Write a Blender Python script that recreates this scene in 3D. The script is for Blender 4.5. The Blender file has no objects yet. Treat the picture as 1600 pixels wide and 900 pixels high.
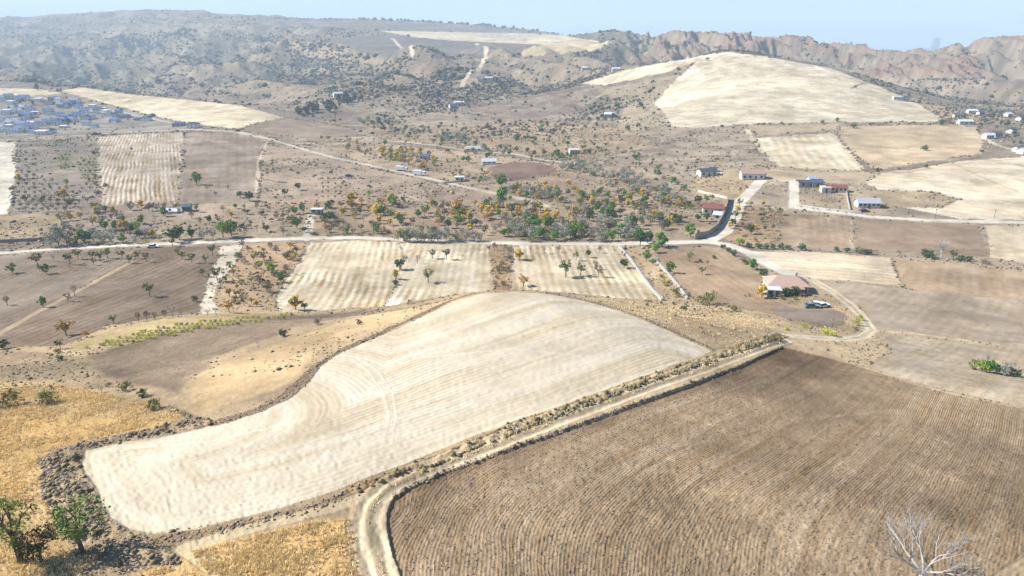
import bpy, math, random
import numpy as np
from mathutils import Vector
C = bpy.context.scene.collection
SC = bpy.context.scene
R = math.radians
# ------------------------------------------------------------------ camera, sky, sun, exposure
F_PX, PITCH, CAMZ = 1067.0, R(20.8), 100.0
cam = bpy.data.cameras.new('camera'); camo = bpy.data.objects.new('camera', cam); C.objects.link(camo)
camo.location = (0, 0, CAMZ); camo.rotation_euler = (R(90) - PITCH, 0, 0)
cam.sensor_width = 36; cam.lens = 36 * F_PX / 1600; cam.clip_start = 0.5; cam.clip_end = 60000
SC.camera = camo
SUN_EL, SUN_AZ = R(40), R(-82)            # azimuth measured from +Y clockwise: the sun stands to the west of the view
w = bpy.data.worlds.new('World'); SC.world = w; w.use_nodes = True
nt = w.node_tree; bg = nt.nodes['Background']
sky = nt.nodes.new('ShaderNodeTexSky'); sky.sky_type = 'NISHITA'; sky.sun_disc = False
sky.sun_elevation = SUN_EL; sky.sun_rotation = SUN_AZ; sky.altitude = 900; sky.dust_density = 0.2; sky.ozone_density = 5.0
nt.links.new(sky.outputs[0], bg.inputs[0]); bg.inputs[1].default_value = 0.08
sl = bpy.data.lights.new('sun', 'SUN'); sl.energy = 4.8; sl.angle = R(0.5); sl.color = (1.0, 0.955, 0.89)
so = bpy.data.objects.new('sun', sl); C.objects.link(so)
sd = Vector((math.sin(SUN_AZ) * math.cos(SUN_EL), math.cos(SUN_AZ) * math.cos(SUN_EL), math.sin(SUN_EL)))
so.rotation_euler = sd.to_track_quat('Z', 'Y').to_euler()
SC.view_settings.view_transform = 'Standard'; SC.view_settings.look = 'None'
SC.view_settings.exposure = 0.85; SC.view_settings.gamma = 1; SC.view_settings.use_curve_mapping = False
try:
    SC.cycles.volume_bounces = 1; SC.cycles.max_bounces = 5; SC.cycles.diffuse_bounces = 2
    SC.cycles.use_denoising = True
except Exception: pass
HAZE = 0.00022
QG = 1.0                                   # ground grid fineness

# ------------------------------------------------------------------ numpy noise
rng = np.random.RandomState(7)
PERM = rng.rand(256, 256).astype(np.float32)
def vnoise(x, y):
    xi = np.floor(x).astype(np.int64); yi = np.floor(y).astype(np.int64)
    fx = (x - xi).astype(np.float32); fy = (y - yi).astype(np.float32)
    fx = fx * fx * (3 - 2 * fx); fy = fy * fy * (3 - 2 * fy)
    x0 = xi & 255; x1 = (xi + 1) & 255; y0 = yi & 255; y1 = (yi + 1) & 255
    a = PERM[x0, y0]; b = PERM[x1, y0]; c = PERM[x0, y1]; d = PERM[x1, y1]
    return (a + (b - a) * fx) * (1 - fy) + (c + (d - c) * fx) * fy
def fbm(x, y, sc, octv=4, ox=0.0, gain=0.5):
    s = np.zeros(np.shape(x), np.float32); amp = 1.0; tot = 0
    for i in range(octv):
        s += amp * vnoise(x / sc + 17.3 * i + ox, y / sc + 9.1 * i + ox * 1.7); tot += amp; amp *= gain; sc *= 0.49
    return s / tot
def ss(a, b, x):
    t = np.clip((x - a) / (b - a), 0, 1); return t * t * (3 - 2 * t)

# ------------------------------------------------------------------ terrain height from surveyed points
def tan_row(py): return math.tan(PITCH - math.atan((450 - py) / F_PX))
def u_of(px, py): return ((px - 800) / F_PX) / (math.cos(PITCH) + (450 - py) / F_PX * math.sin(PITCH))
SURV = []
def sv(py, *pairs):
    for px, Y in pairs: SURV.append((u_of(px, py), Y, -Y * tan_row(py)))
def hid(py, *tr):
    for px, Y, z in tr: SURV.append((u_of(px, py), Y, z))
for uu in (-1.5, -.9, -.4, 0, .4, .9, 1.5):
    SURV.append((uu, 12, -40)); SURV.append((uu, 28, -42.5))
sv(900, (-350, 46), (0, 46), (400, 45), (800, 45), (1200, 46), (1600, 47), (1950, 48))
sv(800, (-350, 55), (0, 55), (400, 54), (800, 54), (1200, 56), (1600, 58), (1950, 59))
sv(700, (-350, 72), (0, 71), (200, 69), (400, 66), (800, 66), (1200, 71), (1600, 76), (1950, 78))
sv(600, (-350, 100), (0, 98), (150, 96), (300, 90), (450, 86), (600, 84), (900, 84), (1200, 94), (1400, 99), (1600, 104), (1950, 106))
sv(550, (-350, 127), (0, 125), (165, 119), (300, 112), (420, 104), (600, 95), (900, 96), (1100, 104), (1240, 116), (1400, 128), (1600, 136), (1950, 138))
sv(500, (-350, 157), (0, 155), (300, 146), (450, 132), (560, 119), (650, 111), (800, 108), (1000, 115), (1100, 132), (1200, 150), (1350, 161), (1600, 170), (1950, 172))
sv(456, (800, 126)); sv(459, (740, 126), (860, 126)); sv(474, (690, 126)); sv(481, (950, 124))
hid(440, (800, 150, -59), (800, 172, -70), (700, 150, -61), (900, 150, -61), (700, 172, -71), (920, 172, -70.5))
hid(480, (600, 152, -66), (1000, 155, -66))
sv(453, (800, 200), (740, 200), (880, 199)); sv(480, (600, 180)); sv(488, (450, 172)); sv(466, (960, 190)); sv(470, (1080, 184)); sv(480, (1200, 173))
sv(450, (-350, 190), (0, 190), (250, 192), (1350, 197), (1600, 198), (1950, 198))
sv(400, (-350, 235), (0, 235), (400, 238), (800, 240), (1200, 238), (1600, 234), (1950, 234))
sv(380, (0, 258), (400, 260), (800, 262), (1200, 258), (1600, 255))
sv(350, (-350, 290), (0, 290), (400, 292), (800, 294), (1200, 289), (1600, 284), (1950, 284))
sv(300, (-350, 352), (0, 352), (400, 352), (800, 358), (1200, 345), (1600, 335), (1950, 335))
sv(250, (-350, 450), (0, 450), (400, 445), (800, 460), (1100, 440), (1300, 420), (1600, 415), (1950, 415))
sv(220, (-350, 535), (0, 535), (300, 530), (500, 540), (700, 555), (900, 545), (1100, 510), (1300, 488), (1600, 480), (1950, 480))
sv(200, (-350, 630), (0, 630), (200, 630), (400, 600), (500, 625), (700, 650), (900, 620), (1040, 572), (1300, 548), (1600, 540), (1950, 540))
sv(180, (-350, 740), (0, 740), (150, 740), (300, 715), (420, 670), (700, 745), (900, 700), (1600, 620), (1950, 620))
sv(153, (300, 860)); sv(165, (400, 760)); sv(136, (130, 975), (-350, 985)); sv(138, (0, 985)); sv(184, (445, 665))
hid(130, (130, 1130, -97), (-350, 1130, -97)); hid(150, (300, 980, -97), (400, 870, -95)); hid(190, (500, 690, -88))
sv(126, (130, 1400), (-350, 1400)); sv(145, (300, 1130)); sv(160, (400, 960))
sv(150, (500, 880), (700, 860), (900, 815)); sv(130, (500, 1010), (700, 985), (850, 950), (300, 1300))
sv(110, (0, 1700), (300, 1550), (500, 1170), (700, 1110), (850, 1070), (-350, 1700))
sv(90, (100, 2000), (300, 1850), (500, 1380), (600, 1260), (750, 1240), (850, 1210), (-350, 2000))
sv(70, (100, 2300), (300, 2100), (500, 1620), (700, 1580), (850, 1500), (-350, 2300)); sv(76, (950, 1370))
sv(50, (100, 2650), (300, 2400), (500, 2050), (700, 2230), (-350, 2650)); sv(30, (100, 2980), (300, 2760))
sv(28, (0, 3100), (-350, 3100)); sv(20, (170, 3080)); sv(17, (260, 3020)); sv(25, (400, 2920)); sv(31, (560, 2820)); sv(38, (700, 2720)); sv(51, (860, 2480)); sv(61, (950, 1900))
for px, z in ((-350, 0), (0, 0), (260, 10), (560, -30), (860, -90)): hid(30, (px, 3900, z))
# the bare round hill, the eroded rim behind it and the gap
sv(80, (1135, 880)); sv(98, (1030, 900)); sv(112, (960, 900)); sv(128, (910, 870)); sv(88, (1200, 880)); sv(105, (1300, 850)); sv(140, (1390, 745)); sv(190, (1480, 575))
sv(150, (1080, 690), (1250, 680)); sv(120, (1200, 775), (1080, 790)); sv(170, (1350, 640)); sv(150, (1010, 780))
hid(90, (1135, 1040, -60), (1135, 1230, -76), (1300, 980, -74), (1300, 1200, -78), (1010, 1030, -66), (1220, 1040, -62), (1220, 1250, -78))
sv(90, (1000, 1290)); sv(68, (1000, 1420)); sv(60, (1070, 1500), (1130, 1500)); sv(62, (1200, 1500)); sv(72, (1340, 1450)); sv(84, (1385, 1450)); sv(94, (1430, 1500)); sv(88, (1470, 1430)); sv(68, (1530, 1300)); sv(67, (1600, 1250), (1950, 1250))
sv(112, (1340, 1230)); sv(130, (1440, 1030)); sv(125, (1530, 1080)); sv(150, (1590, 850), (1470, 850), (1950, 850)); sv(104, (1600, 1130), (1950, 1130)); sv(165, (1500, 720))
for px, z in ((950, -80), (1130, -80), (1300, -90), (1440, -120), (1600, -90), (1950, -90)): hid(80, (px, 2150, z))
for px, z in ((1000, -160), (1300, -160), (1600, -160), (1950, -160)): hid(80, (px, 3000, z))
for px, z in ((1000, -215), (1300, -215), (1600, -215), (1950, -215)): hid(80, (px, 3900, z))
SV = np.array(SURV, float)
KU = 0.8
cx_, cy_ = SV[:, 0] * KU, np.log(SV[:, 1])
def tps_phi(r2): return 0.5 * r2 * np.log(r2 + 1e-12)
n_ = len(SV)
K_ = tps_phi((cx_[:, None] - cx_[None]) ** 2 + (cy_[:, None] - cy_[None]) ** 2) + np.eye(n_) * 2e-4
P_ = np.stack([np.ones(n_), cx_, cy_], 1)
A_ = np.block([[K_, P_], [P_.T, np.zeros((3, 3))]])
W_ = np.linalg.solve(A_, np.concatenate([SV[:, 2], np.zeros(3)]))
def base_z(u, w):
    sh = np.shape(u); uf = (np.ravel(u) * KU).astype(np.float32); wf = np.ravel(w).astype(np.float32)
    out = np.empty(uf.size, np.float32); cw = W_.astype(np.float32)
    for s in range(0, uf.size, 60000):
        a = uf[s:s + 60000]; b = wf[s:s + 60000]
        r2 = (a[:, None] - cx_[None].astype(np.float32)) ** 2 + (b[:, None] - cy_[None].astype(np.float32)) ** 2
        out[s:s + 60000] = (0.5 * r2 * np.log(r2 + 1e-12)) @ cw[:n_] + cw[n_] + cw[n_ + 1] * a + cw[n_ + 2] * b
    return out.reshape(sh)
# the grid: columns fan out over u = x / y, rows step by equal ratios of y
NU, NW = int(1500 * QG), int(1340 * QG)
U = np.linspace(-1.22, 1.22, NU); Wl = np.linspace(math.log(15.), math.log(3900.), NW)
cu = np.linspace(-1.22, 1.22, 400); cw_ = np.linspace(Wl[0], Wl[-1], 700)
ZC = base_z(*np.meshgrid(cu, cw_))
def bil(G, gu, gw, u, w):
    a = np.clip((u - gu[0]) / (gu[1] - gu[0]), 0, len(gu) - 1.001); b = np.clip((w - gw[0]) / (gw[1] - gw[0]), 0, len(gw) - 1.001)
    i = a.astype(np.int64); j = b.astype(np.int64); fa = a - i; fb = b - j
    return (G[j, i] * (1 - fa) + G[j, i + 1] * fa) * (1 - fb) + (G[j + 1, i] * (1 - fa) + G[j + 1, i + 1] * fa) * fb
def cubic_rows(G, g, q):                        # Catmull-Rom along axis 0
    a = (q - g[0]) / (g[1] - g[0]); i = np.clip(np.floor(a).astype(int), 0, len(g) - 2); f = (a - i)[:, None]
    p0 = G[np.clip(i - 1, 0, None)]; p1 = G[i]; p2 = G[i + 1]; p3 = G[np.clip(i + 2, None, len(g) - 1)]
    return p1 + .5 * f * (p2 - p0 + f * (2 * p0 - 5 * p1 + 4 * p2 - p3 + f * (3 * (p1 - p2) + p3 - p0)))
ZB = cubic_rows(cubic_rows(ZC, cw_, Wl).T.copy(), cu, U).T
UU, WW = np.meshgrid(U, Wl); YY = np.exp(WW); XX = UU * YY
# relief: gullies and hummocks of the far hills
hill = ss(640, 980, YY)
hump = np.exp(-(((XX - 200) / 330) ** 4) - (((YY - 720) / 230) ** 4))            # the smooth ploughed hill
shelf = ss(-.14, -.3, UU) * ss(1080, 940, YY)                                      # terrace with the houses
plat = ss(1270, 1420, YY) * ss(-.33, -.2, UU) * ss(.2, .08, UU)
amp = hill * (1 - hump) * (1 - shelf) * (1 - .93 * plat)
bad = ss(.13, .2, UU) * ss(950, 1150, YY) * ss(2300, 1900, YY)
g1 = 1 - np.abs(2 * fbm(XX + .5 * YY, YY * .55, 170, 4, 0., .42) - 1) * 2
g2 = fbm(XX * .9 + YY * .35, YY * .7, 260, 5, 5.2)
g3 = 1 - np.abs(2 * fbm(XX + 20 * fbm(XX, YY, 90, 3, 4.1), YY * .25, 58, 4, 3.3, .55) - 1) * 2.6
fade = ss(3600, 2900, YY) * (1 - .62 * ss(1900, 2600, YY))
ZD = amp * fade * ((1 - bad) * ((g1 - .55) * 46 + (g2 - .5) * 40 + (1 - np.abs(2 * fbm(XX + .7 * YY, YY * .5 - .2 * XX, 85, 3, 12.2) - 1) * 2 - .5) * 15 + (fbm(XX + .4 * YY, YY * .6, 48, 3, 2.6) - .5) * 9) + bad * ((g3 - .74) * 42 + (fbm(XX, YY * .5, 22, 3, 6.6) - .5) * 10)) * np.clip(YY / 1500, .62, .95)
ZD += (fbm(XX, YY, 22, 3, 8.8) - .5) * .9 * ss(90, 300, YY) * (1 - .6 * hump) + (fbm(XX, YY, 5, 3, 1.8) - .5) * .18
ZT = ZB + ZD
def lookup(u, w): return bil(ZT, U, Wl, u, w)
WS = np.linspace(Wl[0], Wl[-1], 2600); YS = np.exp(WS)
def unproj(px, py, ymax=None, ymin=None):
    """the ground point seen at each photo pixel; returns x, y, z arrays (z relative to the eye)"""
    px = np.atleast_1d(np.asarray(px, float)); py = np.atleast_1d(np.asarray(py, float)); out = []
    v = (450 - py) / F_PX; dy = math.cos(PITCH) + v * math.sin(PITCH); t = (math.sin(PITCH) - v * math.cos(PITCH)) / dy; uu = (px - 800) / F_PX / dy
    for k in range(len(px)):
        g = lookup(np.full(WS.shape, np.clip(uu[k], -1.2, 1.2)), WS) + t[k] * YS         # ground above the ray?
        hi = len(WS) if ymax is None else int(np.searchsorted(YS, ymax)); lo = 0 if ymin is None else int(np.searchsorted(YS, ymin))
        idx = np.where(g[lo:hi] >= 0)[0]
        if len(idx):
            i = idx[0] + lo
            if i > 0 and g[i - 1] < 0: f = -g[i - 1] / (g[i] - g[i - 1]); Y = YS[i - 1] + f * (YS[i] - YS[i - 1])
            else: Y = YS[i]
        else: Y = YS[lo + int(np.argmax(g[lo:hi] / YS[lo:hi]))]
        out.append((uu[k] * Y, Y))
    o = np.array(out); return o[:, 0], o[:, 1]
def dens(pts, closed=True, step=14):
    P = list(pts) + ([pts[0]] if closed else []); o = []
    for a, b in zip(P[:-1], P[1:]):
        n = max(1, int(math.hypot(a[0] - b[0], a[1] - b[1]) / step))
        for k in range(n): o.append((a[0] + (b[0] - a[0]) * k / n, a[1] + (b[1] - a[1]) * k / n))
    if not closed: o.append(P[-1])
    return np.array(o)
def wpoly(pts, closed=True, ymax=None, ymin=None, step=14):
    p = dens(pts, closed, step); x, y = unproj(p[:, 0], p[:, 1], ymax, ymin); return np.stack([x, y], 1)
def seg_dist(P, X, Y, closed):
    d = np.full(X.shape, 1e18, np.float32); n = len(P)
    for i in range(n if closed else n - 1):
        ax, ay = P[i]; bx, by = P[(i + 1) % n]; ex, ey = bx - ax, by - ay; L = ex * ex + ey * ey + 1e-9
        t = np.clip(((X - ax) * ex + (Y - ay) * ey) / L, 0, 1)
        np.minimum(d, (X - ax - t * ex) ** 2 + (Y - ay - t * ey) ** 2, out=d)
    return np.sqrt(d)
def inside(P, X, Y):
    r = np.zeros(X.shape, bool); n = len(P)
    for i in range(n):
        ax, ay = P[i]; bx, by = P[(i + 1) % n]
        if ay == by: continue
        c = (ay > Y) != (by > Y); r ^= c & (X < (bx - ax) * (Y - ay) / (by - ay) + ax)
    return r
X32, Y32 = XX.astype(np.float32), YY.astype(np.float32)
def window(P, pad):
    """index box of the grid that can hold the polygon"""
    y0, y1 = P[:, 1].min() - pad, P[:, 1].max() + pad; uq = np.concatenate([(P[:, 0] - pad) / P[:, 1], (P[:, 0] + pad) / P[:, 1]])
    i0, i1 = np.searchsorted(U, uq.min() - .02), np.searchsorted(U, uq.max() + .02)
    j0, j1 = np.searchsorted(Wl, math.log(max(y0, 15))), np.searchsorted(Wl, math.log(max(y1, 16)))
    return slice(max(j0 - 1, 0), j1 + 1), slice(max(i0 - 1, 0), i1 + 1)

# ------------------------------------------------------------------ the ground's own colours
def lin(r, g, b): return np.array([((c / 255) / 12.92 if c / 255 <= .04045 else ((c / 255 + .055) / 1.055) ** 2.4) for c in (r, g, b)], np.float32)
N1 = fbm(X32, Y32, 60, 4, 2.1); N2 = fbm(X32, Y32, 9, 4, 4.4); N3 = fbm(X32, Y32, 300, 4, 6.1); N4 = fbm(X32, Y32, 2.2, 3, 7.7)
EDGE = (fbm(X32, Y32, 6, 3, 9.9) - .5)
SCRUB_A, SCRUB_B = lin(166, 149, 128), lin(134, 120, 107)
COL = np.empty(XX.shape + (3,), np.float32)
t_ = ss(.35, .65, N1 * .5 + N2 * .5)[..., None]
COL[:] = SCRUB_A * (1 - t_) + SCRUB_B * t_
near = ss(235, 170, YY)[..., None]
dry = lin(182, 158, 124) * (1 - t_) + lin(160, 140, 112) * t_
COL[:] = COL * (1 - near) + dry * near
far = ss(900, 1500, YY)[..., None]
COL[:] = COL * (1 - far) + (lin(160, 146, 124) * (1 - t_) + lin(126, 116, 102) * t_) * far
bd = (bad * ss(.4, .6, N2 * .4 + g3 * .4))[..., None]
COL[:] = COL * (1 - bd) + (lin(156, 120, 102) * t_ + lin(136, 120, 106) * (1 - t_)) * bd
RUV = np.zeros(XX.shape + (3,), np.float32)          # across rows, along rows, strength
RGH = (0.55 * np.ones(XX.shape, np.float32))         # clod and tuft roughness
LAB = np.zeros(XX.shape, np.int16)
NAMES = [('ground', None)]
POLYS = {}; EDGES = []
def field(name, pts, col, rows=None, rough=.3, soft=1.0, key=None, ymax=None, ymin=None, wob=1.0, mott=.17, amount=1.0, label=True, step=14):
    """rows = (spacing, p, q, strength, [guide polyline, headland width]); p-q are photo points giving the row direction"""
    P = wpoly(pts, True, ymax, ymin, step); dist0 = np.median(P[:, 1])
    sl_ = window(P, 4); X, Y = X32[sl_], Y32[sl_]
    if X.size == 0: return None
    d = seg_dist(P, X, Y, True); s = np.where(inside(P, X, Y), d, -d)
    px_m = Y / 620.0
    s = s + EDGE[sl_] * wob * np.clip(dist0 / 90, .5, 5)
    wgt = ss(-.6, .6, s / (px_m * soft * 1.3 + .05 * soft)) * amount
    c = lin(*col)[None, None]
    EDGES.append(P)
    m = 1 + mott * 2 * (N1[sl_] - .5)[..., None] + mott * 1.4 * (N2[sl_] - .5)[..., None]
    COL[sl_] = COL[sl_] * (1 - wgt[..., None]) + c * m * wgt[..., None]
    RGH[sl_] = RGH[sl_] * (1 - wgt) + rough * wgt
    ins = wgt > .5; colw = wgt
    if rows:
        sp, p, q, st = rows[:4]
        a = np.array(unproj([p[0], q[0]], [p[1], q[1]], ymax, ymin)); dv = a[:, 1] - a[:, 0]; dv /= np.hypot(*dv)
        al = X * dv[0] + Y * dv[1]; ac = -X * dv[1] + Y * dv[0]
        if len(rows) > 4 and rows[4] is not None:
            if isinstance(rows[4], tuple):
                d1, d2 = [seg_dist(wpoly(g, False, ymax, ymin), X, Y, False) for g in rows[4]]; mn = np.minimum(d1, d2); ac = mn - 9 * np.log(np.exp(-(d1 - mn) / 9) + np.exp(-(d2 - mn) / 9))
            else: G = wpoly(rows[4], False, ymax, ymin); ac = seg_dist(G, X, Y, False)
        if len(rows) > 5: ac = np.where(d < rows[5], d, ac)
        sf = fbm(ac / sp * .8 + 40, al * .035 + N1[sl_] * 2, 1.6, 4, 51., .7) - .5; sk = sf[..., None] * 2 * np.array([.26, .34, .52], np.float32) * min(1.1, .5 + st)
        COL[sl_] *= 1 + sk * colw[..., None]
        ac = ac / sp + (N1[sl_] - .5) * 3 / sp + (fbm(X, Y, 7, 2, 33.) - .5) * .5 / sp
        rv = RUV[sl_]; rv[ins] = np.stack([ac, al, st * ss(.5, 1, wgt) * (.35 + 1.3 * ss(.3, .7, fbm(X, Y, 16, 3, 44.)))], -1)[ins]
    else: RUV[sl_][ins] = 0
    if label:
        NAMES.append((name, key)); LAB[sl_][ins] = len(NAMES) - 1
    if key: POLYS[key] = (P, s, sl_)
    return P, s, sl_
def strip(name, pts, col, width, rough=.3, soft=1.0, ymax=None, ymin=None, label=True, rut=0.0, wob=.3, amount=1.0, mott=.1, lab_as=None, step=14, avoid=None):
    P = wpoly(pts, False, ymax, ymin, step); sl_ = window(P, width + 3); X, Y = X32[sl_], Y32[sl_]
    if X.size == 0: return P
    d = seg_dist(P, X, Y, False); px_m = Y / 620.0
    s = width / 2 - d + EDGE[sl_] * wob * np.clip(np.median(P[:, 1]) / 90, .5, 5)
    wgt = ss(-.5, .5, s / (px_m * soft + .15)) * amount
    if avoid:
        SB = np.full(XX.shape, -9., np.float32); SB[POLYS[avoid][2]] = POLYS[avoid][1]; wgt = wgt * ss(.12, -.12, SB[sl_])
    c = lin(*col)[None, None] * (1 + mott * 2 * (N2[sl_] - .5)[..., None])
    if rut:                                       # paler wheel tracks, rougher crown of the track
        dj = d + (fbm(X, Y, 3.5, 3, 2.9) - .5) * .5; r_ = (np.exp(-((dj - .85) / .3) ** 2) * (.5 + fbm(X, Y, 4, 3, 1.1)))[..., None]; c = c * (1 - rut + rut * 1.5 * r_) * (1 - .35 * np.exp(-(dj / .3) ** 2) * ss(.35, .6, fbm(X, Y, 5, 3, 8.1)))[..., None]
        ZT[sl_] -= (.10 * np.exp(-((d - .85) / .35) ** 2) * wgt)
    COL[sl_] = COL[sl_] * (1 - wgt[..., None]) + c * wgt[..., None]
    RGH[sl_] = RGH[sl_] * (1 - wgt) + rough * wgt
    ins = wgt > .5; RUV[sl_][ins] = 0
    if label:
        NAMES.append((name, None)); LAB[sl_][ins] = len(NAMES) - 1
    return P
#@@FIELDS
# --- far plateau and hills
field('plateau_field', [(400, 30), (560, 33), (700, 41), (850, 52), (780, 54), (700, 48), (590, 46), (480, 42), (420, 42)], (126, 120, 112), rough=.2, ymin=1500)
field('plateau_field', [(590, 48), (700, 50), (860, 53), (930, 64), (880, 71), (760, 66), (680, 62), (640, 57)], (202, 188, 160), rough=.2, ymin=1400)
field('plateau_field', [(500, 60), (600, 54), (700, 63), (840, 70), (850, 80), (770, 86), (700, 88), (600, 90), (560, 78), (520, 68)], (120, 112, 106), rough=.2, ymin=1250)
field('dry_field', [(850, 68), (900, 62), (950, 64), (940, 76), (880, 84), (820, 88), (800, 84)], (190, 172, 140), rough=.2, ymin=1200)
strip('dirt_road', [(612, 60), (628, 75), (645, 87)], (200, 186, 165), 7, ymin=1200); strip('dirt_road', [(745, 68), (760, 78), (755, 95), (735, 112), (722, 135)], (200, 186, 165), 7, ymin=900)
field('stubble_field', [(130, 50), (200, 40), (330, 36), (400, 44), (330, 48), (240, 58), (180, 62)], (172, 158, 130), rough=.3, amount=.6, label=False)
field('dry_field', [(430, 70), (500, 63), (540, 72), (580, 88), (640, 100), (560, 100), (480, 88)], (182, 162, 134), rough=.4, amount=.7, label=False)
field('dry_field', [(575, 100), (700, 92), (740, 105), (720, 140), (690, 175), (640, 150)], (160, 140, 122), rough=.5, amount=.5, label=False)
# --- the terrace with the houses
field('village_ground', [(-60, 150), (50, 148), (150, 160), (250, 185), (325, 200), (200, 206), (100, 212), (-60, 218)], (142, 134, 124), rough=.5, mott=.3)
field('stubble_field', [(-60, 136), (60, 139), (100, 147), (60, 149), (-60, 149)], (204, 188, 158), rough=.2)
field('stubble_field', [(92, 142), (130, 137), (200, 147), (290, 156), (370, 164), (425, 178), (442, 184), (400, 192), (372, 202), (280, 190), (200, 170), (140, 154)], (204, 188, 158), (9, (150, 150), (400, 190), .12), rough=.2)
field('ploughed_field', [(-60, 128), (0, 126), (60, 130), (90, 138), (0, 138), (-60, 137)], (130, 122, 116), rough=.2)
field('ploughed_field', [(445, 186), (500, 191), (545, 200), (570, 212), (500, 216), (420, 210), (374, 204), (400, 193)], (148, 130, 112), rough=.2)
field('ploughed_field', [(-60, 219), (22, 222), (26, 260), (20, 300), (14, 335), (-60, 340)], (206, 196, 180), rough=.15)
field('orchard_ground', [(26, 222), (150, 214), (154, 310), (100, 332), (16, 335), (24, 280)], (140, 128, 116), rough=.6)
field('vineyard_field', [(152, 213), (288, 206), (284, 250), (276, 318), (160, 322), (153, 280)], (168, 154, 136), (2.3, (220, 315), (232, 212), 1.3), rough=.4)
field('ploughed_field', [(290, 206), (380, 208), (418, 222), (405, 260), (402, 315), (278, 318), (286, 250)], (146, 130, 114), (5, (340, 315), (350, 212), .3), rough=.25)
field('dry_field', [(-60, 340), (100, 334), (92, 360), (72, 374), (-60, 380)], (162, 142, 112), rough=.6)
field('orchard_ground', [(100, 322), (276, 320), (250, 350), (240, 378), (75, 384), (95, 350)], (148, 131, 115), rough=.7)
field('orchard_ground', [(276, 320), (400, 316), (480, 330), (480, 372), (240, 378), (250, 345)], (164, 145, 122), rough=.7)
field('dry_field', [(410, 224), (500, 243), (620, 272), (740, 298), (840, 324), (800, 330), (640, 318), (540, 300), (470, 318), (405, 318), (408, 262)], (164, 144, 124), rough=.4)
field('orchard_ground', [(405, 316), (540, 300), (640, 318), (800, 330), (845, 324), (900, 330), (1040, 345), (1120, 330), (1110, 372), (620, 374), (480, 372)], (164, 141, 117), rough=.6, mott=.25)
field('orchard_ground', [(480, 218), (600, 225), (760, 240), (900, 262), (1040, 300), (1120, 330), (1020, 345), (850, 325), (700, 283), (560, 252)], (166, 145, 120), rough=.7, mott=.25)
field('ploughed_field', [(765, 262), (800, 253), (850, 255), (872, 265), (850, 275), (800, 282), (770, 278)], (128, 104, 92), rough=.2)
field('dry_field', [(560, 190), (700, 200), (850, 190), (980, 200), (1030, 230), (900, 250), (760, 236), (600, 218)], (160, 138, 110), rough=.7, amount=.8, label=False, mott=.25)
# --- the bare hill
field('hillside_field', [(930, 140), (1010, 128), (1060, 115), (1085, 100), (1050, 130), (1025, 160), (1040, 195), (1000, 205), (960, 200), (980, 165)], (168, 152, 126), rough=.5, amount=.7, label=False)
field('stubble_field', [(908, 131), (960, 114), (1030, 99), (1100, 87), (1095, 93), (1050, 110), (1000, 122), (945, 133)], (206, 192, 164), (10, (920, 130), (1080, 92), .2), rough=.2)
field('stubble_field', [(1102, 86), (1136, 81), (1200, 89), (1300, 107), (1385, 140), (1440, 165), (1478, 190), (1350, 191), (1200, 192), (1100, 199), (1046, 199), (1042, 180), (1022, 162), (1050, 130), (1085, 100)], (208, 194, 168), (9, (1060, 190), (1400, 165), .25), rough=.2)
strip('boundary_path', [(1040, 168), (1150, 166), (1250, 168)], (170, 150, 120), 1.5, label=False); strip('boundary_path', [(1105, 92), (1180, 88)], (160, 140, 112), 2, label=False)
strip('boundary_path', [(1235, 119), (1300, 121), (1370, 124)], (176, 150, 118), 2, label=False); strip('boundary_path', [(1330, 138), (1350, 130), (1385, 130)], (160, 136, 108), 3, label=False)
field('dry_field', [(1390, 138), (1440, 155), (1500, 175), (1540, 190), (1500, 195), (1450, 170)], (190, 160, 122), rough=.4, label=False, amount=.8)
field('stubble_field', [(1180, 216), (1300, 207), (1330, 240), (1352, 266), (1290, 266), (1220, 260), (1185, 235)], (206, 190, 162), (6, (1230, 210), (1260, 262), .4), rough=.2)
field('hillside_field', [(1166, 197), (1310, 193), (1312, 203), (1182, 213)], (178, 158, 130), rough=.4)
field('hillside_field', [(1185, 264), (1290, 268), (1352, 268), (1372, 272), (1348, 288), (1240, 283), (1196, 284)], (180, 160, 132), rough=.4)
field('hillside_field', [(1310, 198), (1480, 194), (1530, 200), (1535, 240), (1490, 246), (1370, 266), (1345, 250), (1320, 225)], (190, 168, 136), rough=.4)
field('stubble_field', [(1350, 285), (1375, 270), (1500, 252), (1660, 240), (1660, 345), (1500, 342), (1400, 322), (1470, 325), (1500, 312), (1460, 300), (1380, 298)], (206, 190, 164), (7, (1400, 280), (1590, 300), .25), rough=.2)
field('dry_field', [(1240, 296), (1350, 296), (1460, 300), (1492, 312), (1470, 324), (1400, 324), (1370, 336), (1245, 322)], (168, 148, 120), rough=.6)
field('dry_field', [(1090, 275), (1180, 268), (1195, 280), (1150, 315), (1100, 312), (1075, 295)], (178, 156, 122), rough=.5)
strip('dirt_track_ditch', [(1370, 267), (1420, 265), (1470, 255), (1530, 246), (1585, 244)], (128, 110, 86), 2.2, label=False, rough=.8); strip('bank_path', [(1345, 271), (1420, 269), (1480, 258), (1600, 247)], (196, 172, 130), 2, label=False)
strip('field_edge', [(1480, 250), (1530, 275), (1590, 300)], (176, 158, 130), 1.2, label=False)
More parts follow.
